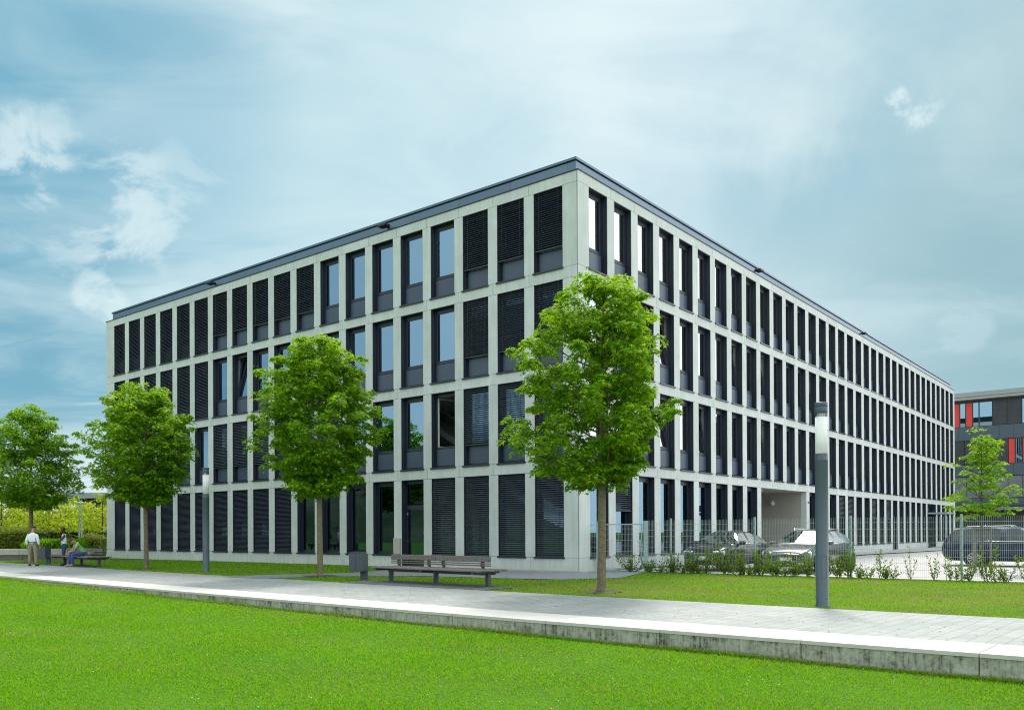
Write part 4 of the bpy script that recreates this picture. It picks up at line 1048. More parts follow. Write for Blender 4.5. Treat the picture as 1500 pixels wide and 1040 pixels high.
# ------------------------------------------------------------------ fence
def fence():
    G_=[]
    def seg(pts,label,posts,thick=False,top=1.78):
        root=empty('wire_fence',(pts[0][0],pts[0][1],0)); tag(root,label,'fence')
        o=Vector((pts[0][0],pts[0][1],0)); wm=MB()
        for a,b in zip(pts[:-1],pts[1:]):
            a=Vector((a[0],a[1],0)); b=Vector((b[0],b[1],0)); d=b-a; ln=d.length; d.normalize(); ang=math.atan2(d.y,d.x)
            T=Matrix.Translation(a-o)@Matrix.Rotation(ang,4,'Z')
            n=int(ln/.05)
            for i in range(n+1): x=i*ln/n; wm.box(x-.0023,x+.0023,-.0023,.0023,.04,top+.03,0,T)
            z=.06
            while z<top+.01:
                wm.box(0,ln,-.0085,-.0027,z-.0035,z+.0035,0,T); wm.box(0,ln,.0027,.0085,z-.0035,z+.0035,0,T); z+=.2
        obj('wire_mesh',wm,M['wire'],root)
        return root,o
    ts=[0.-.0709,2.965,6.0,9.026,12.06]
    pts=[FE(t,0) for t in ts]
    root,o=seg(pts,'long galvanised wire mesh fence in front of the parked cars',None)
    for t in ts:
        p=MB(); p.bbox(-.03,.03,-.022,.022,-.02,1.86,.004); p.box(-.032,.032,-.024,.024,1.861,1.872)
        for z in (.3,.9,1.5): p.box(-.035,.035,-.03,-.023,z,z+.06)
        q=FE(t,.03); obj('post',p,M['galv'],root,(q[0]-o.x,q[1]-o.y,0),(0,0,math.atan2(-.62,.785)))
    # gate: left post, leaf frame with mesh, thick hinge post
    gl=Vector((3.06,30.50)); gr=Vector((4.73,30.06)); first=Vector(FE(-.0709,0)); wall=Vector((2.80,30.62))
    d=(gr-gl).normalized(); ang=math.atan2(d.y,d.x); ln=(gr-gl).length
    r=empty('garden_gate',(gl.x,gl.y,0),ang); tag(r,'galvanised mesh gate between the building wall and the thick steel post','gate')
    w_=MB(); n=int(ln/.05)
    for i in range(n+1): x=i*ln/n; w_.box(x-.0027,x+.0027,-.003,.003,.1,1.68)
    z=.12
    while z<1.66: w_.box(0,ln,-.009,-.003,z-.0035,z+.0035); w_.box(0,ln,.003,.009,z-.0035,z+.0035); z+=.2
    obj('wire_mesh',w_,M['wire'],r)
    f=MB(); f.box(.05,ln-.13,-.02,.02,1.66,1.70); f.box(.05,ln-.13,-.02,.02,.08,.12); f.box(.05,.09,-.02,.02,.12,1.66); f.box(ln-.17,ln-.13,-.02,.02,.12,1.66); obj('gate_frame',f,M['galv'],r)
    p=MB(); p.bbox(-.035,.035,-.035,.035,-.02,1.76,.005); obj('post',p,M['galv'],r)
    p=MB(); p.bbox(ln-.075,ln+.075,-.075,.075,-.02,1.80,.008); obj('post',p,M['galv'],r)
    h=MB(); h.bbox(ln-.24,ln-.16,-.05,-.02,.9,1.12,.006); h.tube([(ln-.28,-.07,1.05),(ln-.2,-.07,1.05)],.01); obj('lock',h,M['galv'],r)
    for a,b,lb in ((wall,gl,'narrow wire mesh strip between the building and the gate'),(gr,first,'short wire mesh strip right of the thick gate post')):
        seg([tuple(a),tuple(b)],lb,None)
fence()

# ------------------------------------------------------------------ shrubs along the fence
def shrubs():
    r_=random.Random(21); rg=np.random.default_rng(21)
    # t along fence, offset, height, stems, leaves per stem, spread
    spec=[(-1.35,-.35,.62,13,26,.55,'spiky low shrub left of the thick gate post'),(-.75,-.35,.45,9,20,.4,'low shrub between the gate post and the first fence post'),
     (.35,-.4,.78,9,30,.32,'shrub before the left headlight of the black car'),(.95,-.45,.70,10,28,.35,'shrub before the bonnet of the black car'),(1.5,-.45,.85,8,30,.3,'shrub before the plate of the black car'),
     (2.15,-.4,1.02,10,34,.36,'tall shrub before the rear windows of the black car'),(2.75,-.4,.80,9,30,.35,'shrub at the fence post between the two cars'),(3.3,-.45,.78,12,34,.4,'bushy shrub before the grille of the silver car'),
     (3.85,-.4,.66,11,30,.4,'low shrub below the grille of the silver car'),(4.4,-.4,.62,9,26,.35,'low shrub below the headlight of the silver car'),(4.85,-.4,.92,8,28,.25,'upright shrub just left of the near lamp post'),
     (5.75,-.4,.75,9,28,.3,'shrub just right of the near lamp post'),(6.1,-.45,.88,8,28,.25,'shrub at the rear of the silver car'),(6.65,-.4,.68,7,22,.3,'thin shrub right of the silver car'),
     (7.0,-.4,.72,7,24,.3,'leafy sapling before the open car park'),(7.35,-.4,.42,5,16,.25,'smallest sapling before the open car park'),(7.7,-.38,1.0,4,18,.16,'tallest thin sapling before the open car park'),
     (8.45,-.4,.70,5,20,.22,'sapling left of the right fence post'),(8.8,-.42,.75,5,20,.22,'sapling touching the right fence post'),(9.3,-.4,.62,7,22,.3,'shrub below the rear wheel of the blue car'),
     (9.75,-.4,.95,8,26,.3,'tall sapling below the tree stakes'),(10.2,-.4,.72,8,24,.32,'shrub below the doors of the blue car'),(10.65,-.42,.80,8,24,.3,'sapling before the blue car near the right edge'),(11.1,-.4,.6,7,22,.3,'shrub at the right edge of the fence'),(11.6,-.4,.7,7,22,.3,'shrub at the far right end of the fence')]
    nm_=['small low shrub %s']
    pl_=['just right of the thick gate post','right of the first fence post','in front of the left wheel of the black car','in front of the right wheel of the black car','beside the post between the cars','in front of the badge of the silver car','in front of the fog light of the silver car','hidden low behind the near lamp post','in front of the rear door of the silver car','in the open stretch before the building entrance','before the tail light of the blue car','before the sill of the blue car']
    for t_,l_ in zip((-.2,.1,.65,1.22,2.5,3.05,4.12,5.2,6.4,7.15,9.05,10.0),pl_): spec.append((t_,-.4+r_.uniform(-.12,.12),r_.uniform(.28,.5),6,20,r_.uniform(.35,.5),nm_[0]%l_))
    for (t,n,h,ns,nl,sp,lb) in spec:
        n+=r_.uniform(-.14,.10)
        if t<6.3: ns=int(ns*1.35)
        else: ns=int(ns*1.1)
        x,y=FE(t,n); root=empty('shrub',(x,y,0)); tag(root,lb,'shrub','shrubs along the wire fence')
        sm=MB(); P=[];D=[];
        for s in range(ns):
            a=r_.uniform(0,6.28); rr=sp*1.35*r_.uniform(.15,1.); hh=h*1.08*r_.uniform(.45,1.05)
            b=Vector((r_.uniform(-.08,.08),r_.uniform(-.08,.08),-.02)); e=b+Vector((math.cos(a)*rr,math.sin(a)*rr*.7,hh))
            m=b.lerp(e,.5)+Vector((math.cos(a)*rr*.12,0,-.02)); pts=[b*(1-q)**2+m*2*q*(1-q)+e*q*q for q in (0,.3,.6,1)]
            sm.tube(pts,[.008,.006,.005,.002],0,4)
            for j in range(nl):
                q=.15+.85*(j+r_.random())/nl; p=b*(1-q)**2+m*2*q*(1-q)+e*q*q; P.append(p+Vector((r_.gauss(0,.022),r_.gauss(0,.022),r_.gauss(0,.015)))); ph=j*2.4+r_.random()
                dd=(e-b).normalized()*.9+Vector((math.cos(ph),math.sin(ph),.15)); D.append(dd)
        obj('stems',sm,M['barkd'],root)
        P=np.array(P);D=np.array(D); Nn=rg.normal(0,.6,P.shape)+np.array([0,0,1.])
        leaves('foliage',P,D,Nn,rg.uniform(.05,.12,len(P)),'slim',M['shrub_leaf'],root,(0,0,0))
shrubs()

# ------------------------------------------------------------------ cars
def car(name,label,P0,heading,L_,W,H,paint,style):
    """P0 ground point under the front centre; heading: unit vec towards the car's nose"""
    hx,hy=heading; rz=math.atan2(-hy,-hx)    # local +x runs from nose to tail
    root=empty(name,(P0[0],P0[1],0),rz); tag(root,label,'car','cars parked behind the fence')
    h=W/2
    if style!='hatch':
        S=[(0,.32,.62,.66,.74,.70,.70),(.12,.24,.70,.75,.86,.8,.74),(.5,.22,.80,.86,.95,.90,.80),(1.05,.22,.88,.95,1.,.95,.84),(1.25,.22,.92,1.0,1.,.96,.84),(2.05,.21,.95,H-.05,1.,.96,.66),(2.5,.21,.96,H,1.,.96,.66),(3.5,.21,.97,H-.01,1.,.96,.66),(4.15,.22,.98,H-.07,.99,.95,.63),(4.45,.26,.98,1.18,.96,.92,.68),(4.62,.32,.94,1.02,.90,.86,.72),(L_,.42,.74,.80,.80,.76,.66)]
        ws=(4,5); sides=(4,7); rear=(8,9); bp=[2.55,3.45]
    else:
        S=[(0,.32,.60,.64,.72,.68,.66),(.12,.24,.68,.73,.84,.8,.72),(.45,.22,.80,.86,.95,.90,.80),(.9,.22,.88,.93,1.,.95,.84),(1.05,.22,.90,.97,1.,.96,.84),(1.75,.21,.93,H-.06,1.,.96,.66),(2.2,.21,.94,H,1.,.96,.66),(3.0,.21,.96,H-.03,1.,.96,.65),(3.55,.22,.97,H-.14,.98,.95,.62),(3.9,.26,.96,1.1,.95,.92,.68),(4.05,.32,.9,.97,.90,.86,.70),(L_,.42,.70,.76,.82,.76,.66)]
        ws=(4,5); sides=(4,7); rear=(8,9); bp=[2.35,3.1]
    if style=='suv': S=S[:8]+[(4.38,.22,.98,H-.05,.99,.95,.63),(4.56,.26,.98,1.20,.97,.93,.68),(4.68,.32,.94,1.02,.93,.90,.74),(L_,.40,.78,.86,.88,.82,.70)]
    sub=4; st=[]; seg=[]
    def cat(a,b,c,d,t):
        return tuple(.5*((2*q1)+(-q0+q2)*t+(2*q0-5*q1+4*q2-q3)*t*t+(-q0+3*q1-3*q2+q3)*t**3) for q0,q1,q2,q3 in zip(a,b,c,d))
    for i in range(len(S)-1):
        for j in range(sub):
            t=j/sub; st.append(tuple(a+(b-a)*t for a,b in zip(S[i],S[i+1])) if i in (4,8) else cat(S[max(i-1,0)],S[i],S[i+1],S[min(i+2,len(S)-1)],t)); seg.append(i)
    st.append(S[-1])
    def ring(s):
        x,zl_,zb,zt,wb,wl,wt=s; wb*=h; wl*=h; wt*=h; 
        cab=min(1,max(0,(zt-zb-.06)/.35)); wt_=wb*.9*(1-cab)+wt*cab; zr=zt-.055*cab-.012
        return [(0,zl_),(wl*.8,zl_),(wl,zl_+.09),(wb+.012,(zl_*.5+zb*.5)),(wb,zb-.10),(wb-.035,zb),(wt_,zr),(wt_-.16,zt-.006),(0,zt+.012)]
    RR=[ring(s) for s in st]; K=len(RR[0])
    parts={'body':MB(),'windscreen':MB(),'side_window':MB(),'rear_window':MB()}
    allv={}
    def vid(mb,i,j,sg):
        x=st[i][0]; y,z=RR[i][j]; key=(id(mb),i,j,sg if j not in (0,K-1) else 0)
        if key not in allv: allv[key]=len(mb.v); mb.v.append((x,sg*y,z))
        return allv[key]
    for i in range(len(st)-1):
        k=seg[i]; xm=(st[i][0]+st[i+1][0])/2
        for j in range(K-1):
            tgt='body'
            if j==5 and sides[0]<=k<=sides[1] and not any(abs(xm-b)<.07 for b in bp) and RR[i][6][1]-RR[i][5][1]>.12: tgt='side_window'
            if j in (6,7) and k==ws[0] : tgt='windscreen'
            if j in (6,7) and k==rear[0]: tgt='rear_window'
            mb=parts[tgt]
            for sg in (1,-1):
                q=[vid(mb,i,j,sg),vid(mb,i+1,j,sg),vid(mb,i+1,j+1,sg),vid(mb,i,j+1,sg)]
                if sg<0: q=q[::-1]
                mb.f.append(tuple(q)); mb.m.append(0); mb.sm.append(True)
    b=parts['body']
    for i in (0,len(st)-1):
        loop=[vid(b,i,j,1) for j in range(K)]+[vid(b,i,j,-1) for j in range(K-2,0,-1)]
        b.f.append(tuple(loop if i else loop[::-1])); b.m.append(0); b.sm.append(False)
    bo=obj('body',b,paint,root)
    for n_ in ('windscreen','side_window','rear_window'): obj(n_,parts[n_],M['cglass'],root)
    # chrome window line, arches, wheels
    xf=.85 if style!='hatch' else .78; xr=xf+(2.75 if style!='hatch' else 2.5)
    for sg in (1,-1):
        ln=MB(); ln.tube([(1.35,sg*(h-.022),.965),(2.6,sg*(h-.012),.985),(3.95,sg*(h-.02),.995)],.011,0,5); obj('window_trim',ln,M['chrome'],root)
        for x in (xf,xr):
            a=MB(); a.lathe([(.375,-.20),(.372,.028)],0,28,(x,sg*(h-.02),.33),'y'); obj('wheel_arch',a,M['tyre'],root)
            t=MB(); t.lathe([(.19,-.10),(.28,-.115),(.318,-.08),(.322,.0),(.318,.08),(.28,.112),(.225,.10)],0,32,(0,0,0),'y',caps=True)
            to=obj('wheel',t,M['tyre'],root,(x,sg*(h-.055),.322))
            r_=MB(); yy=.114*sg
            r_.lathe([(.222,yy-.012*sg),(.215,yy),(.195,yy-.02*sg)],0,28,(0,0,0),'y',caps=False); r_.lathe([(.05,yy-.03*sg),(.045,yy+.004*sg)],0,14,(0,0,0),'y')
            for q in range(10):
                an=q*2*math.pi/10; T=Matrix.Rotation(an,4,'Y'); y0,y1=sorted((yy-.025*sg,yy-.002*sg)); r_.box(.03,.21,y0,y1,-.012,.012,0,T)
            obj('rim',r_,M['rim'],to)
        mi=MB(); mi.bbox(-.09,.09,-.11,.11,-.06,.07,.03); obj('mirror',mi,paint,root,(1.55 if style!='hatch' else 1.35,sg*(h+.06),1.0))
        hl=MB(); T=Matrix.Translation((.17,sg*(h-.30),.67))@Matrix.Rotation(sg*R(-24),4,'Z')@Matrix.Rotation(R(-24),4,'Y'); hl.bbox(-.09,.03,-.21,.21,-.075,.075,.03,0,T); obj('headlight',hl,M['lampglass'],root)
        tl=MB(); T=Matrix.Translation((L_-.27,sg*(h-.17),.86))@Matrix.Rotation(sg*R(20),4,'Z')@Matrix.Rotation(R(-14),4,'Y'); tl.bbox(-.10,.10,-.10,.12,-.13,.13,.03,0,T); obj('tail_light',tl,M['redlamp'],root)
        fo=MB(); fo.bbox(-.01,.05,sg*(h-.38)-.11,sg*(h-.38)+.11,.31,.37,.01); obj('fog_light',fo,M['orange'] if style=='hatch' else M['lampglass'],root)
        if style!='hatch':
            rl=MB(); rl.tube([(2.3,sg*(h*.66-.10),H-.02),(2.4,sg*(h*.66-.09),H+.045),(3.9,sg*(h*.64-.09),H+.02),(4.0,sg*(h*.64-.10),H-.06)],.016,0,6); obj('roof_rail',rl,M['chrome'],root)
    g=MB(); g.bbox(-.035,.05,-.42,.42,.40,.66,.03); 
    obj('grille',g,M['black'],root)
    gc=MB(); 
    for z in (.405,.655): gc.box(-.045,-.03,-.42,.42,z-.01,z+.01)
    gc.box(-.045,-.03,-.43,-.41,.40,.66); gc.box(-.045,-.03,.41,.43,.40,.66)
    for z in (.47,.52,.57,.61): gc.box(-.040,-.034,-.40,.40,z-.004,z+.004)
    obj('grille_trim',gc,M['chrome'],root)
    pl=MB(); pl.box(-.055,-.046,-.26,.26,.44,.55,0); pl.box(-.0575,-.0552,.22,.26,.44,.55,1); obj('number_plate',pl,[M['plate'],M['eublue']],root)
    lo=MB(); lo.bbox(-.012,.06,-.62,.62,.24,.34,.02); obj('air_intake',lo,M['black'],root)
    rp=MB(); rp.box(L_+.002,L_+.012,-.26,.26,.52,.63); obj('rear_plate',rp,M['plate'],root)
    return root
hd=(-.62,-.785)
def fcen(t): p=FE(t,.9); return p
car('parked_car','black hatchback parked nose to the fence, left of the silver estate car',fcen(.67),hd,4.1,1.74,1.42,M['cblack'],'hatch')
car('parked_car','silver grey estate car parked nose to the fence behind the near lamp post',fcen(3.62),hd,4.75,1.84,1.45,M['csilver'],'wagon')
# blue car, side on: nose to the right; rear near side wheel at (17.99,33.11)
hb=Vector((.785,-.62)); nb_=Vector((.62,.785)); wc=Vector((17.99,33.11)); cen=wc+nb_*.86+hb*3.60
car('parked_car','dark blue estate car seen side on behind the staked young tree',(cen.x,cen.y),(hb.x,hb.y),4.75,1.82,1.54,M['cblue'],'suv')

# ------------------------------------------------------------------ people
def skin(name,verts,edges,m,parent,lvl=2,root=0):
    me=bpy.data.meshes.new(name); bm=bmesh.new(); sk=bm.verts.layers.skin.verify()
    vs=[]
    for (p,r) in verts:
        v=bm.verts.new(p); r=r if isinstance(r,tuple) else (r,r); v[sk].radius=r; vs.append(v)
    for a,b in edges: bm.edges.new((vs[a],vs[b]))
    vs[root][sk].use_root=True
    bm.to_mesh(me); bm.free(); me.materials.append(m)
    o=link(name,me,parent); k=o.modifiers.new('skin','SKIN'); k.use_smooth_shade=True; k.branch_smoothing=.4
    s=o.modifiers.new('sub','SUBSURF'); s.levels=lvl; s.render_levels=lvl
    return o
def person(label,loc,rz,J,mats,female=False,hair='short',sleeve='long',shorts=False,shoem='shoe'):
    """J: joints in local coords, facing -y"""
    root=empty('person',loc,rz); tag(root,label,'person')
    V=[];E=[];idx={}
    def add(n,r): idx[n]=len(V); V.append((J[n],r))
    R_={'pelvis':(.12,.085),'waist':(.105,.08),'chest':(.11,.08),'neck':.055,'headb':.075,'head':(.085,.10),'crown':(.06,.07)}
    for n,r in R_.items(): add(n,r)
    for a,b in (('pelvis','waist'),('waist','chest'),('chest','neck'),('neck','headb'),('headb','head'),('head','crown')): E.append((idx[a],idx[b]))
    for s in 'lr':
        for n,r in (('sh',.05),('el',.043),('wr',.028),('palm',(.038,.018)),('hip',.09),('kn',.06),('an',.042),('toe',.035)): add(s+n,r)
        E += [(idx['chest'],idx[s+'sh']),(idx[s+'sh'],idx[s+'el']),(idx[s+'el'],idx[s+'wr']),(idx[s+'wr'],idx[s+'palm']),(idx['pelvis'],idx[s+'hip']),(idx[s+'hip'],idx[s+'kn']),(idx[s+'kn'],idx[s+'an']),(idx[s+'an'],idx[s+'toe'])]
        w=Vector(J[s+'wr']); p=Vector(J[s+'palm']); d=(p-w).normalized(); side=d.cross(Vector((0,0,1)) if abs(d.z)<.8 else Vector((0,1,0))).normalized(); nn=side.cross(d)
        for q,(off,ln) in enumerate(((-.028,.06),(-.010,.075),(.010,.07),(.028,.052))):
            a=p+side*off+d*.02; b=a+d*ln*.55-nn*.008; c=b+d*ln*.45-nn*.02
            i=len(V); V += [(a,.010),(b,.009),(c,.007)]; E += [(idx[s+'palm'],i),(i,i+1),(i+1,i+2)]
        tb=w+d*.03+side*-.03; i=len(V); V += [(tb,.011),(tb+d*.035-side*.025,.008)]; E += [(idx[s+'wr'],i),(i,i+1)]
    body=skin('body',V,E,M[mats['skin']],root,2)
    hc=Vector(J['head']); up=(Vector(J['crown'])-Vector(J['headb'])).normalized(); f=Vector(J.get('face',(0,-1,0))).normalized(); f=(f-up*f.dot(up)).normalized(); rt=f.cross(up)
    F=Matrix((rt,-f,up)).transposed().to_4x4(); F.translation=hc
    fc=MB()   # nose, ears
    fc.add([tuple(F@Vector(p)) for p in ((-.016,-.095,-.03),(.016,-.095,-.03),(0,-.125,-.028),(0,-.098,.02),(0,-.095,-.045))],[(0,1,3),(0,2,4),(1,4,2),(0,3,2),(1,2,3)],0,True)
    obj('nose',fc,M[mats['skin']],root)
    for s in (-1,1):
        e=MB(); e.lathe([(.006,-.012),(.026,-.008),(.03,.0),(.024,.008),(.006,.01)],0,10,(0,0,0),'x'); e.v=[tuple(F@(Vector(p)+Vector((s*.088,.005,-.01)))) for p in e.v]; obj('ear',e,M[mats['skin']],root)
        e=MB(); e.lathe([(.004,-.006),(.012,-.002),(.004,.004)],0,8,(0,0,0),'y'); e.v=[tuple(F@(Vector(p)+Vector((s*.032,-.096,.012)))) for p in e.v]; obj('eye',e,M['eye'],root)
    e=MB(); e.bbox(-.024,.024,-.100,-.088,-.062,-.050,.004,0,F); obj('mouth',e,M['lip'],root)
    # hair cap
    hb_=MB(); n=14; vs=[];fs=[]
    rings=7; lim=1.75
    for i in range(rings):
        for j in range(n):
            a=2*math.pi*j/n; back=(1-math.cos(a+math.pi/2-math.pi/2+0))  # placeholder keeps ring even
            ph=(i/(rings-1))*(1.05+.75*max(0,math.sin(a)))            # longer at the nape (+y)
            vs.append(tuple(F@Vector((math.sin(ph)*math.cos(a)*.100,.008+math.sin(ph)*math.sin(a)*.118,.02+math.cos(ph)*.125))))
    for i in range(rings-1):
        for j in range(n):
            a=i*n+j; b=i*n+(j+1)%n; fs.append((a,b,b+n,a+n))
    hb_.add(vs,fs,0,True); ho=obj('hair',hb_,M[mats['hair']],root); so_=ho.modifiers.new('s','SOLIDIFY'); so_.thickness=.012
    # clothes: shells grown on the same joints
    def lerp(a,b,t): return tuple(Vector(J[a]).lerp(Vector(J[b]),t))
    V=[(lerp('pelvis','waist',.15),(.172,.132)),(J['waist'],(.165,.128)),(J['chest'],(.18,.135)),(lerp('chest','neck',.5),(.13,.10)),(lerp('chest','neck',.85),(.078,.078))]; E=[(0,1),(1,2),(2,3),(3,4)]
    for s in 'lr':
        b=len(V)
        if sleeve=='none': V.append((lerp('chest',s+'sh',.62),.088)); E.append((2,b)); continue
        V.append((J[s+'sh'],.066)); E.append((2,b))
        if sleeve=='long':
            V += [(J[s+'el'],.064),(lerp(s+'el',s+'wr',.82),.048)]; E += [(b,b+1),(b+1,b+2)]
        else: V += [(lerp(s+'sh',s+'el',.62),.07)]; E += [(b,b+1)]
    skin('shirt',V,E,M[mats['top']],root,2,1)
    V=[(J['waist'],(.145,.112)),(J['pelvis'],(.172,.135))]; E=[(0,1)]
    for s in 'lr':
        b=len(V); V += [(J[s+'hip'],.112),(lerp(s+'hip',s+'kn',.55),.095)]; E += [(1,b),(b,b+1)]
        if shorts: V += [(lerp(s+'hip',s+'kn',.98),.088)]; E += [(b+1,b+2)]
        else: V += [(J[s+'kn'],.082),(lerp(s+'kn',s+'an',.55),.072),(lerp(s+'kn',s+'an',.97),.066)]; E += [(b+1,b+2),(b+2,b+3),(b+3,b+4)]
    skin('trousers' if not shorts else 'shorts',V,E,M[mats['leg']],root,2,1)
    if mats.get('belt'):
        bl=MB(); p=Vector(J['waist'])*.55+Vector(J['pelvis'])*.45; bl.lathe([(1,-.02),(1,.02)],0,24,caps=False); bl.v=[(p.x+x*.186,p.y+y*.148,p.z+z) for x,y,z in bl.v]; obj('belt',bl,M['black'],root)
    for s in 'lr':
        a=Vector(J[s+'an']); t=Vector(J[s+'toe']); d=Vector((t.x-a.x,t.y-a.y,0)).normalized(); g=a.copy(); 
        gz=min(a.z-.06,t.z-.02)
        skin('shoe',[((a-d*.05+Vector((0,0,-.03))),(.045,.045)),((a+d*.06+Vector((0,0,-.04))),(.05,.04)),(t+d*.03,(.045,.03))],[(0,1),(1,2)],M[shoem],root,2)
    return root
def std(h=1.8,**kw):
    k=h/1.8
    J=dict(pelvis=(0,0,.96),waist=(0,0,1.10),chest=(0,0,1.34),neck=(0,-.01,1.50),headb=(0,-.02,1.58),head=(0,-.03,1.67),crown=(0,-.02,1.735))
    for s,q in (('l',-1),('r',1)):
        J.update({s+'sh':(q*.185,0,1.385),s+'el':(q*.25,.03,1.13),s+'wr':(q*.27,-.04,.88),s+'palm':(q*.27,-.06,.80),s+'hip':(q*.10,0,.90),s+'kn':(q*.12,-.02,.50),s+'an':(q*.13,.02,.09),s+'toe':(q*.15,-.14,.04)})
    J.update(kw)
    return {n:(tuple(c*k for c in v) if n!='face' else v) for n,v in J.items()}
JA=std(1.84,headb=(0,-.05,1.56),head=(0,-.09,1.635),crown=(0,-.11,1.70),face=(0,-1,-.5),lan=(-.16,.02,.09),ltoe=(-.19,-.13,.04),ran=(.15,.0,.09),rtoe=(.18,-.15,.04),lkn=(-.13,-.01,.5),rkn=(.13,-.02,.5))
person('man in a white shirt and khaki trousers seen from behind, standing on the path',(-21.46,38.06,0),R(180),JA,dict(skin='skin_light',hair='hair',top='wshirt',leg='khaki',belt=1))
JB=std(1.76,lel=(-.20,-.10,1.16),lwr=(-.14,-.36,1.12),lpalm=(-.12,-.45,1.13),rel=(.20,-.12,1.17),rwr=(.12,-.38,1.10),rpalm=(.10,-.47,1.11),head=(0,-.05,1.66),headb=(0,-.03,1.57),crown=(0,-.05,1.725))
person('person in a white sleeveless top and denim shorts, arms held forward beside the bench',(-20.42,38.75,0),R(-62),JB,dict(skin='skin_dark',hair='hair',top='wshirt',leg='denimd'),sleeve='none',shorts=True)
ph=MB(); ph.bbox(-.04,.04,-.008,.008,-.07,.07,.004); tag(obj('mobile_phone',ph,M['black'],None,(-20.42-.42,38.75-.22,1.12),(R(60),0,R(-62))),'dark mobile phone held out by the person in the white top','phone')
# seated man, leaning forward with his head down; local -y is the direction he faces
JC=dict(pelvis=(0,0,.60),waist=(0,-.05,.72),chest=(0,-.22,.93),neck=(0,-.34,1.06),headb=(0,-.40,1.08),head=(0,-.48,1.09),crown=(0,-.54,1.12),face=(0,-.6,-1),
 lhip=(-.10,-.04,.56),rhip=(.10,-.04,.56),lkn=(-.13,-.50,.56),rkn=(.13,-.48,.55),lan=(-.12,-.58,.10),ran=(.14,-.50,.10),ltoe=(-.13,-.74,.04),rtoe=(.15,-.66,.04),
 lsh=(-.18,-.28,1.00),rsh=(.18,-.28,1.00),lel=(-.20,-.44,.74),rel=(.20,-.42,.74),lwr=(-.07,-.56,.66),rwr=(.05,-.56,.65),lpalm=(-.03,-.62,.62),rpalm=(.02,-.63,.60))
c=UN(-38.72,16.1)
person('man in a green T-shirt and jeans sitting bent forward on the left bench',(c[0],c[1],-.005),RU-R(12),JC,dict(skin='skin_light',hair='hairb',top='green_tee',leg='denim'),sleeve='short',shoem='shoeg')

# ------------------------------------------------------------------ grass
def grass(name,label,mats,seed,N,umin,umax,nmin,nmax,zf,dens_ref,h0,test=None,dry=None,n_from_kerb=True,hb=1.):
    rg=np.random.default_rng(seed)
    u=rg.uniform(umin,umax,N); n=rg.uniform(nmin,nmax,N)
    nn=n+(np.where(u>0,10.5+.0026*196+.0728*u,10.5+np.where(u>-14,.0026,.0005)*(u+14)**2) if n_from_kerb else 0)
    X=.758*u+.652*nn; Y=-.652*u+.758*nn
    keep=(Y>6.5)&(np.abs(X/Y)<.70)
    p=np.clip((dens_ref/np.maximum(Y,1))**1.6,0,1); keep&=rg.uniform(0,1,N)<p
    if test is not None: keep&=test(X,Y,u,nn)
    X,Y,u=X[keep],Y[keep],u[keep]; n_=len(X)
    Z=zf(u)
    sc=np.clip(Y/dens_ref,1,3.2)**.8
    h=h0*rg.uniform(.5,1.25,n_)*sc**.35*(.85+.3*np.sin(X*1.7+Y*.9)*np.sin(Y*1.3)); w=.0056*rg.uniform(.7,1.5,n_)*sc
    a=rg.uniform(0,2*np.pi,n_); lean=rg.normal(0,.75,(n_,2))*h[:,None]
    V=np.zeros((n_,3,3)); dx=np.cos(a)*w; dy=np.sin(a)*w
    V[:,0]=np.stack([X-dx,Y-dy,Z-.004],1); V[:,1]=np.stack([X+dx,Y+dy,Z-.004],1); V[:,2]=np.stack([X+lean[:,0],Y+lean[:,1],Z+h],1)
    me=np_poly_mesh(name,V,3,mats)
    if len(mats)>1:
        f=.5+.5*np.sin(X*.9+1.3*np.sin(Y*.7))*np.cos(Y*1.1+np.sin(X*1.3)); pr=dry(X,Y,f)
        mi=(rg.uniform(0,1,n_)<pr).astype(np.int32); me.polygons.foreach_set('material_index',mi)
    o=link(name,me); tag(o,label,'grass',kind='stuff'); return o
zlv=lambda u:-(.10+.18*np.clip((u+32.3)/30,-.2,1.15))
grass('lawn_grass','mown bright green lawn filling the foreground',[M['blade'],M['blade_dry']],1,1350000,-44,9,-9.2,-.05,zlv,9.,.034,
   dry=lambda X,Y,f:.04+.14*f**3+.12*(.5+.5*np.sin(Y*2.2+.55*X+.6*np.sin(X*.5)))**3)
grass('lawn_edge_grass','longer unmown grass along the foot of the kerb wall',[M['blade'],M['blade_dry']],7,60000,-34,3,-.13,-.045,zlv,9.,.065,dry=lambda X,Y,f:.25+.3*f)
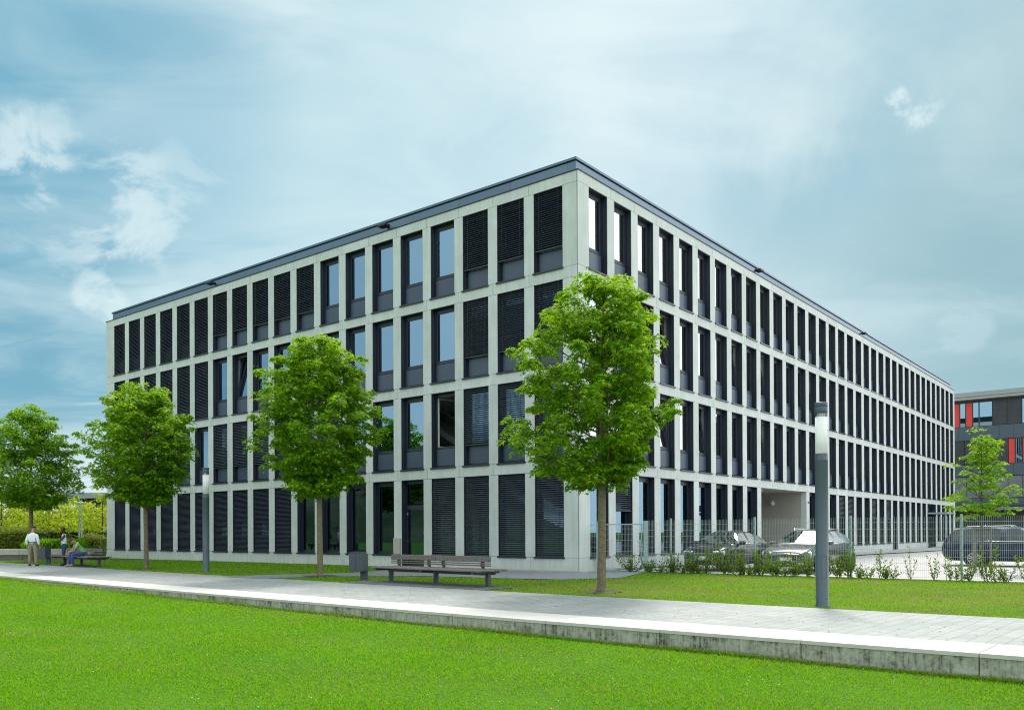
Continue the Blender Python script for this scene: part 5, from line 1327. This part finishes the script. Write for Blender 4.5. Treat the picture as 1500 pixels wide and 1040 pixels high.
def verge_ok(X,Y,u,n):
    # facade line of the left side, car park / fence line and the walkway
    rx=(X-CX)*DR.x+(Y-CY)*DR.y; lx=(X-CX)*DL.x+(Y-CY)*DL.y
    ok=~((rx>-.05)&(lx>-.05))
    fn=(X-FEN0.x)*FN.x+(Y-FEN0.y)*FN.y
    ft=(X-FEN0.x)*FD.x+(Y-FEN0.y)*FD.y
    ok&=~((fn>-.16)&(ft>-1.)); ok&=~((lx<.6)&(ft<-1.)&(n>20.5+.0*u)&(u>-17.5)&(fn>-.9))
    # walkway polygon
    W=[UN(-25.6,15.0)[:2],UN(-23.6,15.0)[:2],UN(-22.6,17.3)[:2],UN(-20.2,19.2)[:2],UN(-17.2,19.7)[:2],UN(-15.4,20.2)[:2],(3.3,26.0),FE(-.9,-.35),FE(-3.9,1.2),BF(.9,-.6),BF(-.45,-.45),BF(-.45,6.9),BF(-.1,7.6),UN(-24.0,19.2)[:2],UN(-25.2,17.2)[:2]]
    ins=np.zeros(len(X),bool); j=len(W)-1
    for i in range(len(W)):
        xi,yi=W[i]; xj,yj=W[j]
        c_=((yi>Y)!=(yj>Y)); xx=(xj-xi)*(Y-yi)/((yj-yi)+1e-12)+xi; ins^=c_&(X<xx); j=i
    ok&=~ins
    ok&=~((u>-19.6)&(u<-14.3)&(n<16.8)); ok&=~((u>-42.3)&(u<-37.3)&(n<16.75))
    for (x,y) in ((2.12,20.25),(UN(-23.2,17.2)[:2]),(-15.16,35.2)): ok&=((X-x)**2+(Y-y)**2)>.2
    ok&=Y<46.3
    return ok
grass('verge_grass','grass verge between the path and the office building',[M['blade'],M['blade_dry']],2,1000000,-56,16,4.84,17.,lambda u:u*0-.012,13.,.040,test=verge_ok,
   dry=lambda X,Y,f:np.clip(.10+.12*f+(.06+.55*f**2)*((Y<26)&(X>0))+.25*np.exp(-((X-2.1)**2+(Y-19.6)**2)/1.5),0,.8))
def specks():
    rg=np.random.default_rng(5); n=1500
    u=rg.uniform(-32,2,n); nn=rg.uniform(-6.5,-.1,n); c=rg.uniform(0,1,n)<(.25+.75*(np.sin(u*1.1)*np.sin(nn*1.7+u*.5)>0.1)); u=u[c]; nn=nn[c]
    N0=np.where(u>0,11,10.5+np.where(u>-14,.0026,.0005)*(u+14)**2)+nn
    X=.758*u+.652*N0; Y=-.652*u+.758*N0; Z=zlv(u)+rg.uniform(.015,.035,len(u)); s=rg.uniform(.004,.008,len(u))
    V=np.zeros((len(u),6,3))
    for k in range(6): a=k*math.pi/3; V[:,k]=np.stack([X+np.cos(a)*s,Y+np.sin(a)*s*.9,Z+np.cos(a*2)*s*.3],1)
    o=link('clover_flowers',np_poly_mesh('clover_flowers',V,6,[M['clover']])); tag(o,'tiny white clover flowers scattered over the lawn','clover',kind='stuff')
    n=340; u=rg.uniform(-40,-2,n); nn=1.1+rg.beta(1.1,1.6,n)*3.6; N0=10.5+np.where(u>-14,.0026,.0005)*(u+14)**2+nn
    X=.758*u+.652*N0; Y=-.652*u+.758*N0; s=rg.uniform(.010,.028,n); a0=rg.uniform(0,6.28,n); V=np.zeros((n,4,3))
    for k,(ra,rb) in enumerate(((1,0),(0,.5),(-1,0),(0,-.5))): V[:,k]=np.stack([X+s*(ra*np.cos(a0)-rb*np.sin(a0)),Y+s*(ra*np.sin(a0)+rb*np.cos(a0)),np.full(n,.006)+abs(rb)*.012],1)
    o=link('fallen_leaves',np_poly_mesh('fallen_leaves',V,4,[M['litter']])); tag(o,'small brown fallen leaves scattered on the paved path','leaves',kind='stuff')
specks()
for o in bpy.data.objects:
    if o.get('group')=='' : del o['group']
    if 'window_bay' in o.keys(): del o['window_bay']
